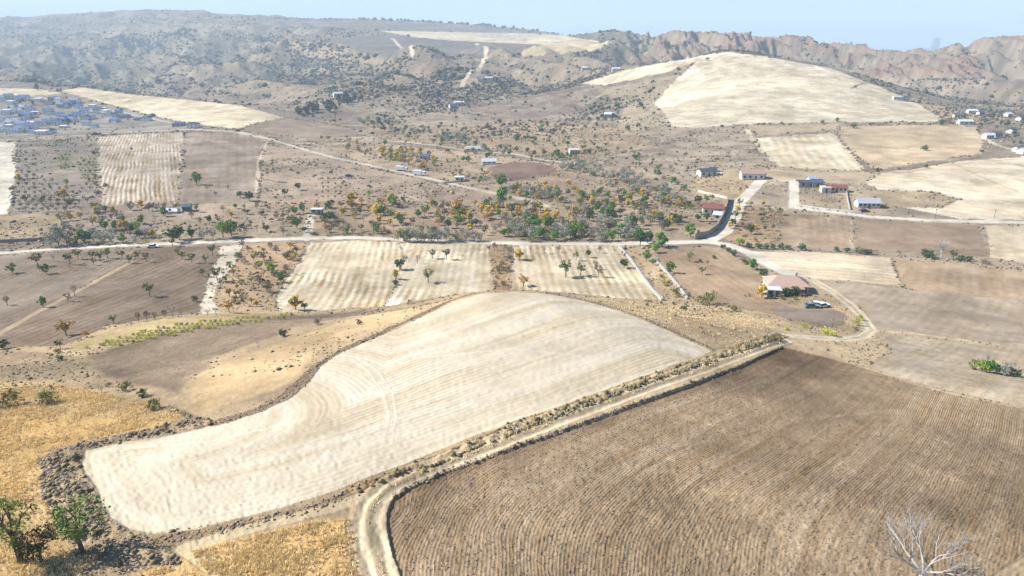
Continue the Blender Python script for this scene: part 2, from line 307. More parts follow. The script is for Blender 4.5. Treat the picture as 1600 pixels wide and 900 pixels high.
# --- beyond the road on the east side
field('ploughed_field', [(1222, 334), (1300, 338), (1330, 341), (1331, 388), (1260, 386), (1215, 382)], (160, 138, 114), (3.2, (1280, 385), (1278, 338), .25), rough=.3)
field('ploughed_field', [(1332, 341), (1440, 347), (1532, 352), (1545, 402), (1440, 396), (1333, 388)], (154, 132, 110), rough=.25)
field('stubble_field', [(1537, 352), (1660, 352), (1660, 420), (1600, 411), (1549, 402)], (206, 188, 160), (5, (1560, 400), (1555, 352), .3), rough=.2)
field('orchard_ground', [(1150, 320), (1222, 330), (1212, 384), (1160, 384), (1130, 372)], (160, 134, 104), rough=.6)
field('stubble_field', [(1167, 393), (1250, 392), (1388, 403), (1400, 425), (1409, 449), (1340, 440), (1272, 436), (1242, 432), (1205, 412)], (204, 186, 160), (4, (1220, 425), (1390, 440), .35), rough=.3)
field('ploughed_field', [(1394, 405), (1500, 412), (1660, 432), (1660, 470), (1600, 466), (1530, 462), (1440, 455), (1412, 449)], (176, 152, 124), (3, (1480, 455), (1485, 412), .2), rough=.2)
field('ploughed_field', [(1275, 439), (1340, 442), (1411, 451), (1530, 464), (1600, 468), (1660, 470), (1660, 552), (1600, 546), (1500, 530), (1366, 514), (1348, 487), (1320, 463)], (168, 150, 128), (2.6, (1360, 520), (1440, 460), .18), rough=.25, mott=.16)
field('ploughed_field', [(1366, 519), (1500, 534), (1600, 549), (1660, 553), (1660, 645), (1600, 636), (1500, 615), (1430, 598), (1354, 573), (1390, 549)], (176, 158, 134), (1.8, (1400, 595), (1500, 540), .3), rough=.35)
field('dry_field', [(1226, 519), (1330, 530), (1362, 520), (1390, 548), (1352, 573), (1300, 557), (1236, 535)], (196, 172, 136), rough=.5)
field('ploughed_field', [(1022, 390), (1098, 385), (1130, 388), (1165, 412), (1192, 432), (1190, 462), (1250, 478), (1300, 482), (1322, 490), (1326, 506), (1290, 513), (1200, 490), (1088, 470), (1055, 437)], (156, 132, 106), (3, (1180, 480), (1060, 400), .2), rough=.35)
field('ploughed_field', [(1205, 475), (1260, 484), (1300, 484), (1320, 492), (1322, 506), (1290, 512), (1210, 492)], (140, 126, 112), (2, (1220, 490), (1310, 500), .3), rough=.3)
# --- middle strips
field('stubble_field', [(482, 379), (560, 376), (622, 378), (632, 400), (614, 450), (600, 479), (500, 486), (440, 488), (430, 470), (440, 445), (468, 410)], (196, 179, 150), (2.5, (500, 484), (550, 380), 1.1), rough=.3, ymin=160)
field('stubble_field', [(624, 379), (763, 381), (770, 452), (700, 462), (602, 479), (616, 450), (634, 400)], (198, 183, 156), (2.5, (700, 460), (720, 382), .9), rough=.3, ymin=160)
field('orchard_ground', [(765, 381), (800, 381), (796, 453), (771, 453)], (170, 140, 106), rough=.6, ymin=160)
field('stubble_field', [(802, 383), (960, 383), (1000, 420), (1034, 470), (960, 466), (880, 456), (798, 453)], (197, 181, 153), (2.5, (870, 455), (850, 384), .9), rough=.3, ymin=160)
field('dry_field', [(972, 384), (1018, 388), (1052, 437), (1086, 470), (1040, 470), (1005, 420)], (176, 150, 118), rough=.5, ymin=160)
field('ploughed_field', [(-60, 402), (60, 396), (200, 388), (342, 384), (345, 400), (332, 440), (312, 490), (250, 495), (170, 508), (100, 540), (-60, 545)], (130, 112, 95), (2.6, (150, 480), (330, 400), .4), rough=.5, mott=.16)
field('ploughed_field', [(-60, 402), (60, 396), (200, 388), (212, 402), (100, 462), (-60, 530)], (142, 126, 109), (2.2, (20, 470), (140, 410), .3), rough=.4, label=False)
strip('dirt_path', [(205, 409), (120, 455), (50, 492), (-20, 532)], (164, 144, 118), 1.8)
field('dry_field', [(345, 385), (382, 382), (368, 412), (344, 440), (330, 470), (345, 488), (310, 492), (325, 440)], (206, 194, 172), rough=.4)
field('orchard_ground', [(382, 382), (480, 380), (466, 410), (438, 445), (428, 472), (432, 486), (350, 489), (338, 468), (348, 440), (368, 412)], (178, 150, 116), rough=.5)
field('vineyard_field', [(250, 497), (330, 490), (440, 488), (482, 488), (440, 500), (370, 510), (300, 522), (230, 530), (120, 548), (110, 540), (170, 515)], (176, 156, 112), rough=.6, soft=5)
field('ploughed_field', [(120, 560), (165, 548), (250, 524), (380, 500), (470, 492), (600, 482), (540, 496), (460, 512), (400, 535), (330, 562), (298, 590), (282, 620), (210, 603), (150, 588)], (146, 127, 106), rough=.9, soft=9, mott=.34, wob=2.5)
field('grass_slope', [(610, 482), (700, 463), (780, 453), (700, 470), (640, 494), (560, 520), (500, 545), (480, 570), (462, 592), (430, 608), (400, 618), (320, 645), (285, 640), (300, 590), (360, 560), (440, 535), (540, 500)], (196, 168, 126), rough=.35, soft=6, label=False)
field('dry_field', [(-60, 548), (60, 551), (150, 560), (140, 575), (60, 590), (-60, 592)], (160, 140, 110), rough=.9, soft=5, mott=.3, label=False)
field('grass_slope', [(-60, 592), (100, 598), (230, 628), (300, 650), (180, 678), (100, 696), (64, 712), (64, 775), (98, 822), (118, 866), (60, 905), (-60, 960)], (196, 164, 112), rough=.7, soft=6, mott=.22, label=False)
field('grass_slope', [(-60, 655), (60, 650), (200, 652), (290, 660), (180, 680), (110, 695), (64, 715), (40, 770), (-60, 790)], (206, 166, 96), rough=.9, soft=10, mott=.22, label=False, amount=.7)
field('grass_slope', [(300, 862), (360, 845), (440, 825), (500, 812), (545, 810), (552, 850), (562, 905), (566, 960), (300, 960), (200, 905)], (196, 160, 104), rough=1.0, soft=6, mott=.3, label=False)
field('grass_slope', [(900, 462), (1040, 472), (1180, 490), (1230, 515), (1190, 530), (1120, 545), (1060, 520), (960, 478)], (186, 162, 124), rough=.7, soft=4, mott=.16, label=False)
# --- the pale stubble hill and the brown field beside it
UP = [(127, 722), (133, 705), (183, 693), (250, 683), (320, 668), (390, 648), (435, 628), (462, 606), (485, 584), (510, 562), (560, 538), (620, 513), (665, 492), (705, 472), (750, 459), (800, 456), (850, 459)]
UR = [(905, 468), (950, 481), (1000, 499), (1050, 520), (1090, 538), (1112, 549)]
LO = [(1060, 568), (1000, 588), (950, 606), (880, 632), (800, 658), (720, 690), (640, 722), (580, 744), (520, 768), (460, 788), (400, 804), (330, 820), (270, 831), (232, 834)]
TIP = [(200, 826), (173, 810), (159, 788), (147, 765), (135, 745)]
pale = field('stubble_field', UP + UR + LO + TIP, (206, 192, 169), (.8, (300, 820), (900, 620), .34, LO + TIP + UP[:5]), rough=.14, ymax=129, mott=.07, wob=1.1, key='pale')
ED = [(603, 830), (602, 803), (612, 778), (640, 758), (690, 737), (760, 712), (840, 684), (920, 656), (1000, 627), (1080, 599), (1150, 573), (1222, 541)]
brown = field('ploughed_field', ED + [(1300, 560), (1354, 577), (1430, 602), (1500, 620), (1600, 640), (1760, 668), (1760, 800), (1622, 842), (1590, 868), (1545, 905), (1500, 960), (640, 960), (628, 905), (612, 868)], (120, 93, 68), (.28, (700, 850), (1100, 620), .5, ([(640, 960), (626, 905), (612, 868), (603, 830), (602, 803)], [(612, 778)] + ED[3:])), rough=.75, ymax=150, mott=.24, key='brown', wob=.7)
strip('edge_verge', [(340, 660), (400, 641), (440, 622), (470, 598), (492, 573), (530, 549), (580, 527), (650, 495), (700, 471), (740, 458)], (128, 106, 82), 1.5, rough=1, ymax=127, label=False, wob=2.2, amount=.8)
strip('edge_verge', [(860, 459), (910, 466), (960, 481), (1010, 499), (1060, 521), (1115, 547)], (150, 128, 96), 1.0, rough=1, ymax=127, label=False, wob=2, amount=.7)
BAND = [(64, 717), (64, 775), (99, 821), (120, 866), (183, 884), (275, 884), (284, 878), (245, 850), (232, 836), (200, 828), (171, 812), (157, 790), (145, 767), (133, 747), (125, 725), (131, 704), (183, 691), (250, 682), (312, 669), (345, 659), (310, 653), (275, 640), (262, 634), (262, 640), (290, 652), (250, 667), (183, 680), (107, 697), (80, 705)]
field('rough_verge', BAND, (170, 149, 118), rough=1.0, key='band', soft=2, label=False, wob=1.2)
strip('edge_verge', [(240, 846), (300, 838), (380, 822), (440, 806), (500, 790), (545, 772)], (150, 126, 90), 1.5, rough=1, label=False, wob=2, amount=.7)
VERGE = [(1120, 549), (1060, 570), (1000, 590), (950, 608), (880, 634), (800, 660), (720, 692), (640, 725), (580, 747), (530, 768), (560, 770), (620, 748), (680, 722), (740, 700), (800, 678), (860, 655), (920, 632), (980, 610), (1040, 590), (1100, 571), (1160, 548), (1215, 530), (1210, 520)]
field('weedy_verge', VERGE, (168, 142, 100), rough=1.0, key='verge', label=False, soft=1.5, mott=.2)
TRK = [(1228, 532), (1195, 541), (1150, 557), (1090, 579), (1000, 609), (920, 639), (840, 669), (760, 700), (700, 724), (650, 743), (612, 762), (586, 785), (577, 815), (584, 850), (596, 890), (612, 960)]
strip('dirt_track_shoulder', TRK, (194, 170, 132), 4.6, rough=.5, label=False, wob=1.2, avoid='brown')
strip('dirt_road', TRK, (212, 191, 157), 3.3, rough=.4, rut=.4, wob=.6, avoid='brown')
strip('dirt_path', [(560, 778), (520, 792), (440, 812), (360, 834), (290, 856), (340, 890), (380, 925)], (208, 188, 150), 1.6, rough=.4, label=False, amount=.7)
strip('bank', [(648, 762), (690, 743), (760, 717), (840, 689), (920, 661), (1000, 631), (1080, 603), (1150, 577), (1218, 545)], (104, 76, 56), .9, rough=1, label=False, amount=.5, wob=1.5)  # shadow line below the bank step, painted into the soil colour
BL = NAMES[:]
for k in range(9):
    x0 = 760 + 95 * k; strip('pass', [(x0, 905), (x0 + 150 + 8 * k, 800), (x0 + 330 + 14 * k, 705 + 3 * k)], (104, 80, 60), .45, rough=.8, label=False, amount=.3, ymax=150, wob=.5)
for pts in ([(905, 650), (1000, 640), (1100, 612), (1200, 590)], [(1000, 700), (1100, 690), (1250, 655), (1420, 640)], [(640, 800), (760, 770), (900, 745), (1040, 735)]): strip('pass', pts, (150, 124, 98), .9, rough=.8, label=False, amount=.18, ymax=150, wob=1)
for pts in ([(548, 562), (575, 580), (597, 612), (606, 650), (600, 690)], [(560, 560), (590, 580), (612, 612), (618, 650), (612, 690)], [(200, 700), (330, 690), (460, 660)], [(650, 560), (800, 545), (950, 560)]): strip('pass', pts, (222, 212, 192), .5, rough=.3, label=False, amount=.6, ymax=129, wob=.5)
# --- roads
WH = (206, 196, 182)
strip('dirt_road', [(-60, 398), (0, 395), (100, 388), (200, 383), (300, 379), (400, 375), (480, 372), (560, 371), (640, 375), (760, 379), (860, 381), (960, 381), (1040, 379), (1105, 378), (1140, 383), (1170, 395), (1210, 418), (1245, 433)], WH, 5.0, rough=.15, ymin=150)
strip('dirt_road', [(1105, 378), (1131, 362), (1147, 338), (1157, 315), (1174, 297), (1190, 280)], WH, 6.0, rough=.15)
strip('dirt_road', [(1240, 432), (1272, 439), (1300, 455), (1328, 476), (1348, 497), (1360, 515), (1345, 526), (1320, 530), (1270, 527), (1228, 524)], (206, 190, 160), 3.4, rough=.3, rut=.1)
strip('dirt_path', [(1362, 516), (1430, 521), (1500, 531), (1560, 538)], (200, 180, 146), 1.1, rough=.5, label=False)
strip('dirt_path', [(1354, 575), (1430, 600), (1500, 618), (1600, 638), (1700, 655)], (182, 158, 124), 1.0, rough=.6, label=False)
strip('dirt_road', [(1240, 284), (1241, 300), (1239, 324), (1300, 331), (1360, 339), (1450, 344), (1520, 346), (1660, 349)], WH, 4.6, rough=.15)
strip('dirt_road', [(-60, 222), (0, 219), (100, 213), (200, 206), (300, 202), (370, 206), (420, 217), (470, 232), (520, 246), (600, 263), (700, 286), (760, 299), (830, 314), (852, 322)], (192, 178, 158), 4.5, rough=.2)
strip('dirt_road', [(605, 219), (680, 227), (740, 236), (800, 240), (850, 250), (900, 256)], (192, 178, 158), 4.0, rough=.2)
strip('dirt_road', [(0, 172), (30, 185), (62, 205)], (196, 190, 182), 5, label=False); strip('dirt_road', [(50, 150), (120, 162), (200, 178), (300, 198)], (180, 172, 160), 4, label=False)
strip('dirt_path', [(480, 374), (482, 350), (487, 335)], (190, 180, 166), 4, label=False)
strip('dirt_path', [(418, 222), (405, 250), (400, 300)], (190, 172, 150), 2, label=False)
strip('dirt_path', [(1166, 202), (1175, 215), (1190, 235)], (200, 186, 158), 4, label=False)
strip('dirt_road', [(1500, 196), (1530, 212), (1560, 228), (1600, 238), (1660, 244)], (192, 178, 155), 4, label=False)
strip('dirt_path', [(1330, 341), (1331, 388)], (186, 166, 138), 1.4, label=False)
strip('dirt_path', [(908, 166), (940, 148), (985, 130)], (180, 162, 136), 3, label=False, ymin=600)
# steps in the ground: the ploughed field lies below its edge track
P, s, sl_ = brown
dE = seg_dist(wpoly(ED, False, 150), X32[sl_], Y32[sl_], False); dE = np.where(s > 0, dE, -dE)
ZT[sl_] -= .38 * ss(-.1, .3, dE) * ss(14, 1, dE) * ss(-.3, .3, s)
P, s, sl_ = POLYS['band']; ZT[sl_] += ss(0, 1.2, s) * ((fbm(X32[sl_], Y32[sl_], .9, 3, 3.7) - .5) * 1.0 + .1)
P, s, sl_ = POLYS['verge']; ZT[sl_] += ss(0, .6, s) * ((fbm(X32[sl_], Y32[sl_], .9, 3, 5.7) - .42) * .8)
# brown field: warmer and darker towards its top corner, greyer and paler to the east (soil colour)
P, s, sl_ = brown; tt = ss(-.15, .6, X32[sl_] / Y32[sl_] + (85 - Y32[sl_]) / 90 + (N1[sl_] - .5) * .9) * (LAB[sl_] == [i for i, n in enumerate(NAMES) if n[1] == 'brown'][0])
COL[sl_] = COL[sl_] * (1 - tt[..., None]) + COL[sl_] * (lin(166, 148, 124) / lin(130, 105, 82)) * tt[..., None]
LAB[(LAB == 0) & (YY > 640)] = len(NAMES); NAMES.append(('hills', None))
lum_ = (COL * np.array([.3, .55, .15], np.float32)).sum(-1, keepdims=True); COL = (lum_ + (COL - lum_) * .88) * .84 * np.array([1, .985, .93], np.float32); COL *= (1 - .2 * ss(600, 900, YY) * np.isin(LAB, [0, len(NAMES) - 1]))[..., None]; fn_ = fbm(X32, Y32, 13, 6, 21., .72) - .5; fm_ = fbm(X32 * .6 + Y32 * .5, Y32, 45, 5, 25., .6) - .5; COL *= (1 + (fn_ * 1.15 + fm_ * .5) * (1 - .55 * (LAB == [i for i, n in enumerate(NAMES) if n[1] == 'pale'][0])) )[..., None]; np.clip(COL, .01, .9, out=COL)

# ------------------------------------------------------------------ materials
def nodes_mat(name):
    m = bpy.data.materials.new(name); m.use_nodes = True; b = m.node_tree.nodes['Principled BSDF']
    b.inputs['Roughness'].default_value = .9; b.inputs['Specular IOR Level'].default_value = .15
    return m, m.node_tree, b
def mth(nt, op, a, b=None, c=None):
    n = nt.nodes.new('ShaderNodeMath'); n.operation = op
    for i, q in enumerate((a, b, c)):
        if q is None: continue
        if isinstance(q, (int, float)): n.inputs[i].default_value = q
        else: nt.links.new(q, n.inputs[i])
    return n.outputs[0]
def noise(nt, vec, scale, det=3, rough=.55):
    n = nt.nodes.new('ShaderNodeTexNoise'); n.inputs['Scale'].default_value = scale; n.inputs['Detail'].default_value = det; n.inputs['Roughness'].default_value = rough
    nt.links.new(vec, n.inputs['Vector']); return n.outputs['Fac']
def earth_mat():
    m, nt, b = nodes_mat('earth'); L = nt.links.new
    ac = nt.nodes.new('ShaderNodeAttribute'); ac.attribute_name = 'soil'
    ar = nt.nodes.new('ShaderNodeAttribute'); ar.attribute_name = 'rows'
    ag = nt.nodes.new('ShaderNodeAttribute'); ag.attribute_name = 'clods'
    geo = nt.nodes.new('ShaderNodeNewGeometry'); pos = geo.outputs['Position']
    sep = nt.nodes.new('ShaderNodeSeparateXYZ'); L(ar.outputs['Vector'], sep.inputs[0]); row, along, st = sep.outputs
    sn = mth(nt, 'SINE', mth(nt, 'MULTIPLY', row, 2 * math.pi))
    cmb = nt.nodes.new('ShaderNodeCombineXYZ'); L(mth(nt, 'MULTIPLY', row, .55), cmb.inputs[0]); L(mth(nt, 'MULTIPLY', along, .035), cmb.inputs[1])
    streak = noise(nt, cmb.outputs[0], 1.0, 4, .6)
    cmb2 = nt.nodes.new('ShaderNodeCombineXYZ'); L(mth(nt, 'MULTIPLY', row, 1.5), cmb2.inputs[0]); L(mth(nt, 'MULTIPLY', along, .6), cmb2.inputs[1])
    broke = noise(nt, cmb2.outputs[0], 1.0, 2)
    cmb3 = nt.nodes.new('ShaderNodeCombineXYZ'); L(mth(nt, 'MULTIPLY', row, 1.1), cmb3.inputs[0]); L(mth(nt, 'MULTIPLY', along, 1.3), cmb3.inputs[1])
    broke2 = noise(nt, cmb3.outputs[0], 1.0, 3, .6)
    n1 = noise(nt, pos, 3.2, 4, .65); n2 = noise(nt, pos, .55, 4, .6); n3 = noise(nt, pos, .09, 3)
    s_ = mth(nt, 'MULTIPLY', mth(nt, 'MULTIPLY', sn, st), mth(nt, 'ADD', mth(nt, 'MULTIPLY', broke, 1.1), .02))
    k = mth(nt, 'MULTIPLY', s_, .30)
    k = mth(nt, 'ADD', k, mth(nt, 'MULTIPLY', mth(nt, 'MULTIPLY', mth(nt, 'SUBTRACT', streak, .5), st), .7))
    g = ag.outputs['Fac']
    gn = mth(nt, 'ADD', mth(nt, 'MULTIPLY', mth(nt, 'SUBTRACT', n1, .5), 1.1), mth(nt, 'MULTIPLY', mth(nt, 'SUBTRACT', n2, .5), 1.1))
    k = mth(nt, 'ADD', k, mth(nt, 'MULTIPLY', mth(nt, 'MULTIPLY', mth(nt, 'SUBTRACT', broke2, .5), st), .6))
    k = mth(nt, 'ADD', k, mth(nt, 'MULTIPLY', gn, mth(nt, 'ADD', mth(nt, 'MULTIPLY', g, .6), .12)))
    k = mth(nt, 'ADD', k, mth(nt, 'MULTIPLY', mth(nt, 'SUBTRACT', n3, .5), .28))
    mul = mth(nt, 'MAXIMUM', mth(nt, 'ADD', k, 1.0), .25)
    vm = nt.nodes.new('ShaderNodeVectorMath'); vm.operation = 'SCALE'; L(ac.outputs['Color'], vm.inputs[0]); L(mul, vm.inputs['Scale'])
    # warmer tint where the streaks are dark (old straw, bare soil between rows)
    mix = nt.nodes.new('ShaderNodeMix'); mix.data_type = 'RGBA'; mix.blend_type = 'MULTIPLY'
    L(mth(nt, 'MULTIPLY', mth(nt, 'SUBTRACT', .52, streak), mth(nt, 'MULTIPLY', st, 3.0)), mix.inputs[0]); mix.clamp_factor = True
    L(vm.outputs[0], mix.inputs[6]); mix.inputs[7].default_value = (1.0, .86, .64, 1); L(mix.outputs[2], b.inputs['Base Color'])
    h = mth(nt, 'ADD', mth(nt, 'ADD', mth(nt, 'MULTIPLY', s_, .05), mth(nt, 'MULTIPLY', mth(nt, 'MULTIPLY', broke2, st), .10)), mth(nt, 'MULTIPLY', mth(nt, 'ADD', mth(nt, 'MULTIPLY', n1, .22), mth(nt, 'MULTIPLY', n2, .5)), g))
    bp = nt.nodes.new('ShaderNodeBump'); bp.inputs['Strength'].default_value = .8; bp.inputs['Distance'].default_value = 1.0; L(h, bp.inputs['Height']); L(bp.outputs[0], b.inputs['Normal'])
    b.inputs['Roughness'].default_value = 1.0; b.inputs['Specular IOR Level'].default_value = .05
    return m
EARTH = earth_mat()
def flat_mat(name, col, rough=.8, var=.12, scale=1.5, metal=0, rnd=0.0):
    m, nt, b = nodes_mat(name); L = nt.links.new
    geo = nt.nodes.new('ShaderNodeNewGeometry'); nn = noise(nt, geo.outputs['Position'], scale, 4)
    k = mth(nt, 'ADD', mth(nt, 'MULTIPLY', mth(nt, 'SUBTRACT', nn, .5), var * 4), 1)
    if rnd:
        oi = nt.nodes.new('ShaderNodeObjectInfo'); k = mth(nt, 'MULTIPLY', k, mth(nt, 'ADD', mth(nt, 'MULTIPLY', oi.outputs['Random'], rnd), 1 - rnd / 2))
    vm = nt.nodes.new('ShaderNodeVectorMath'); vm.operation = 'SCALE'; vm.inputs[0].default_value = col[:3]; L(k, vm.inputs['Scale']); L(vm.outputs[0], b.inputs['Base Color'])
    b.inputs['Roughness'].default_value = rough; b.inputs['Metallic'].default_value = metal; return m
# ------------------------------------------------------------------ the ground meshes, cut along field edges
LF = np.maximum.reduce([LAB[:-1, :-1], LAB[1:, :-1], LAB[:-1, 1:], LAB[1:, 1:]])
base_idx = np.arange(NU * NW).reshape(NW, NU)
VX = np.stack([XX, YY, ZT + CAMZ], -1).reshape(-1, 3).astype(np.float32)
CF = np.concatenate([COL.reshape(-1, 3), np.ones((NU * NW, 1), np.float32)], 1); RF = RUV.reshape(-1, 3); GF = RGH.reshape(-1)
gz = np.gradient(ZT, axis=0), np.gradient(ZT, axis=1)
QUAD = np.stack([base_idx[:-1, :-1], base_idx[:-1, 1:], base_idx[1:, 1:], base_idx[1:, :-1]], -1)
FIELD_INFO = {}
for lab in np.unique(LF):
    q = QUAD[LF == lab]; used = np.unique(q); remap = np.zeros(NU * NW, np.int32); remap[used] = np.arange(len(used)); q = remap[q]
    me = bpy.data.meshes.new(NAMES[lab][0]); me.vertices.add(len(used)); me.vertices.foreach_set('co', VX[used].ravel())
    me.loops.add(q.size); me.loops.foreach_set('vertex_index', q.ravel().astype(np.int32))
    me.polygons.add(len(q)); me.polygons.foreach_set('loop_start', np.arange(0, q.size, 4, dtype=np.int32)); me.polygons.foreach_set('use_smooth', np.ones(len(q), bool))
    me.update(calc_edges=True)
    a = me.attributes.new('soil', 'FLOAT_COLOR', 'POINT'); a.data.foreach_set('color', CF[used].ravel())
    a = me.attributes.new('rows', 'FLOAT_VECTOR', 'POINT'); a.data.foreach_set('vector', RF[used].ravel())
    a = me.attributes.new('clods', 'FLOAT', 'POINT'); a.data.foreach_set('value', GF[used])
    me.materials.append(EARTH)
    o = bpy.data.objects.new(NAMES[lab][0], me); C.objects.link(o); o['kind'] = 'structure'
# ------------------------------------------------------------------ helpers for things
def mesh_obj(name, V, Fs, mats, parent=None, mi=None, smooth=False, tint=None, link=True):
    me = bpy.data.meshes.new(name); me.from_pydata([tuple(map(float, v)) for v in V], [], Fs)
    for m in (mats if isinstance(mats, (list, tuple)) else [mats]): me.materials.append(m)
    if mi is not None: me.polygons.foreach_set('material_index', np.array(mi, np.int32))
    if smooth: me.polygons.foreach_set('use_smooth', np.ones(len(me.polygons), bool))
    if tint is not None:
        a = me.attributes.new('tint', 'FLOAT', 'FACE'); a.data.foreach_set('value', np.array(tint, np.float32))
    o = bpy.data.objects.new(name, me)
    if link: C.objects.link(o)
    if parent is not None: o.parent = parent
    return o
def fast_mesh(name, V, Q, mat, nper, tint=None, mats=None, mi=None):
    me = bpy.data.meshes.new(name); V = np.asarray(V, np.float32); Q = np.asarray(Q, np.int32)
    me.vertices.add(len(V)); me.vertices.foreach_set('co', V.ravel()); me.loops.add(Q.size); me.loops.foreach_set('vertex_index', Q.ravel())
    me.polygons.add(len(Q)); me.polygons.foreach_set('loop_start', np.arange(0, Q.size, nper, dtype=np.int32)); me.update(calc_edges=True)
    for m in (mats or [mat]): me.materials.append(m)
    if mi is not None: me.polygons.foreach_set('material_index', np.asarray(mi, np.int32))
    if tint is not None:
        a = me.attributes.new('tint', 'FLOAT', 'FACE'); a.data.foreach_set('value', np.asarray(tint, np.float32))
    o = bpy.data.objects.new(name, me); C.objects.link(o); return o
def tag(o, label=None, cat=None, group=None, kind=None):
    if label: o['label'] = label
    if cat: o['category'] = cat
    if group: o['group'] = group
    if kind: o['kind'] = kind
    return o
def empty(name, loc=(0, 0, 0), rz=0):
    o = bpy.data.objects.new(name, None); o.empty_display_size = .3; C.objects.link(o); o.location = loc; o.rotation_euler = (0, 0, rz); return o
def zat(x, y): return float(lookup(np.array([x / y]), np.array([math.log(y)]))[0]) + CAMZ
def spot(px, py, ymin=None, ymax=None):
    x, y = unproj([px], [py], ymax, ymin); return float(x[0]), float(y[0]), zat(float(x[0]), float(y[0]))
def metres(hpx, x, y, z):
    zr = z - CAMZ; dep = y * math.cos(PITCH) - zr * math.sin(PITCH); up = zr * math.cos(PITCH) + y * math.sin(PITCH)
    return hpx * dep * dep / (F_PX * (math.cos(PITCH) * dep + math.sin(PITCH) * up))
class MB:
    def __init__(s): s.V = []; s.F = []; s.M = []
    def add(s, V, Fs, m=0):
        b = len(s.V); s.V += [tuple(v) for v in V]; s.F += [tuple(b + i for i in f) for f in Fs]; s.M += [m] * len(Fs)
    def box(s, x0, x1, y0, y1, z0, z1, m=0):
        s.add([(x, y, z) for z in (z0, z1) for y in (y0, y1) for x in (x0, x1)], [(0, 2, 3, 1), (4, 5, 7, 6), (0, 1, 5, 4), (2, 6, 7, 3), (0, 4, 6, 2), (1, 3, 7, 5)], m)
    def tube(s, P, Rr, n=6, m=0, cap=True):
        rings = []; b = len(s.V)
        for i, p in enumerate(P):
            a = Vector(P[max(i - 1, 0)]); c = Vector(P[min(i + 1, len(P) - 1)]); d = (c - a).normalized()
            e = d.cross(Vector((.3, .9, .1) if abs(d.z) > .8 else (0, 0, 1))).normalized(); f = d.cross(e)
            for k in range(n):
                t = 2 * math.pi * k / n; q = Vector(p) + (e * math.cos(t) + f * math.sin(t)) * Rr[i]; s.V.append(tuple(q))
        for i in range(len(P) - 1):
            for k in range(n): s.F.append((b + i * n + k, b + i * n + (k + 1) % n, b + (i + 1) * n + (k + 1) % n, b + (i + 1) * n + k)); s.M.append(m)
        if cap: s.F.append(tuple(b + (len(P) - 1) * n + k for k in range(n))); s.M.append(m)
    def out(s, name, mats, parent=None, smooth=False): return mesh_obj(name, s.V, s.F, mats, parent, s.M, smooth)

def leaf_mat(name, col, spread=.5, rnd=.35):
    m, nt, b = nodes_mat(name); L = nt.links.new
    at = nt.nodes.new('ShaderNodeAttribute'); at.attribute_name = 'tint'; oi = nt.nodes.new('ShaderNodeObjectInfo')
    k = mth(nt, 'MULTIPLY', mth(nt, 'ADD', mth(nt, 'MULTIPLY', at.outputs['Fac'], spread), 1 - spread / 2), mth(nt, 'ADD', mth(nt, 'MULTIPLY', oi.outputs['Random'], rnd), 1 - rnd / 2))
    vm = nt.nodes.new('ShaderNodeVectorMath'); vm.operation = 'SCALE'; vm.inputs[0].default_value = col; L(k, vm.inputs['Scale']); L(vm.outputs[0], b.inputs['Base Color'])
    b.inputs['Roughness'].default_value = .65; return m
LM = dict(green=leaf_mat('leaves_green', (.13, .27, .035)), dark=leaf_mat('leaves_dark_green', (.06, .125, .04)), olive=leaf_mat('leaves_olive', (.20, .21, .075)),
          silver=leaf_mat('leaves_silver', (.33, .35, .27)), yellow=leaf_mat('leaves_yellow', (.72, .5, .06)), orange=leaf_mat('leaves_orange', (.58, .36, .09)),
          brown=leaf_mat('leaves_brown', (.21, .155, .10)), lime=leaf_mat('leaves_lime', (.27, .40, .05)), vine=leaf_mat('leaves_vine', (.5, .5, .07)),
          scrub=leaf_mat('leaves_scrub', (.075, .075, .055), .7), straw=leaf_mat('straw', (.9, .70, .38), .4, .0), clod=leaf_mat('soil_clods', (.27, .215, .155), 1.0), blue=leaf_mat('leaves_bluish_pine', (.035, .07, .06)))
BARK = flat_mat('bark', (.12, .095, .07), var=.2, scale=6); BARKP = flat_mat('bark_pale', (.55, .52, .48), var=.12, scale=6); BARKG = flat_mat('bark_grey', (.3, .27, .24), var=.15, scale=6)

def branchy(mb, rnd, p, d, L, r, lvl, spread, n_child, min_r, tips, sides):
    steps = 3; P = [p]; q = Vector(p); dd = Vector(d)
    for i in range(steps):
        dd = (dd + Vector((rnd.uniform(-1, 1), rnd.uniform(-1, 1), rnd.uniform(-.4, .9))) * .16).normalized(); q = q + dd * L / steps; P.append(tuple(q))
    mb.tube(P, [r, r * .87, r * .75, r * .6], max(3, sides), cap=False)
    if lvl == 0: tips.append(tuple(q)); return
    for k in range(n_child):
        f = rnd.uniform(.45, 1) if k else 1.0; i = min(2, int(f * 3)); b = Vector(P[i]).lerp(Vector(P[i + 1]), f * 3 - i)
        a = rnd.uniform(0, 2 * math.pi); sp = rnd.uniform(.5, 1) * spread; e = dd.orthogonal().normalized(); f2 = dd.cross(e)
        nd = (dd * math.cos(sp) + (e * math.cos(a) + f2 * math.sin(a)) * math.sin(sp) + Vector((0, 0, .12))).normalized()
        branchy(mb, rnd, tuple(b), nd, L * rnd.uniform(.6, .8), max(min_r, r * rnd.uniform(.5, .62)), lvl - 1, spread, n_child, min_r, tips, sides - 1)
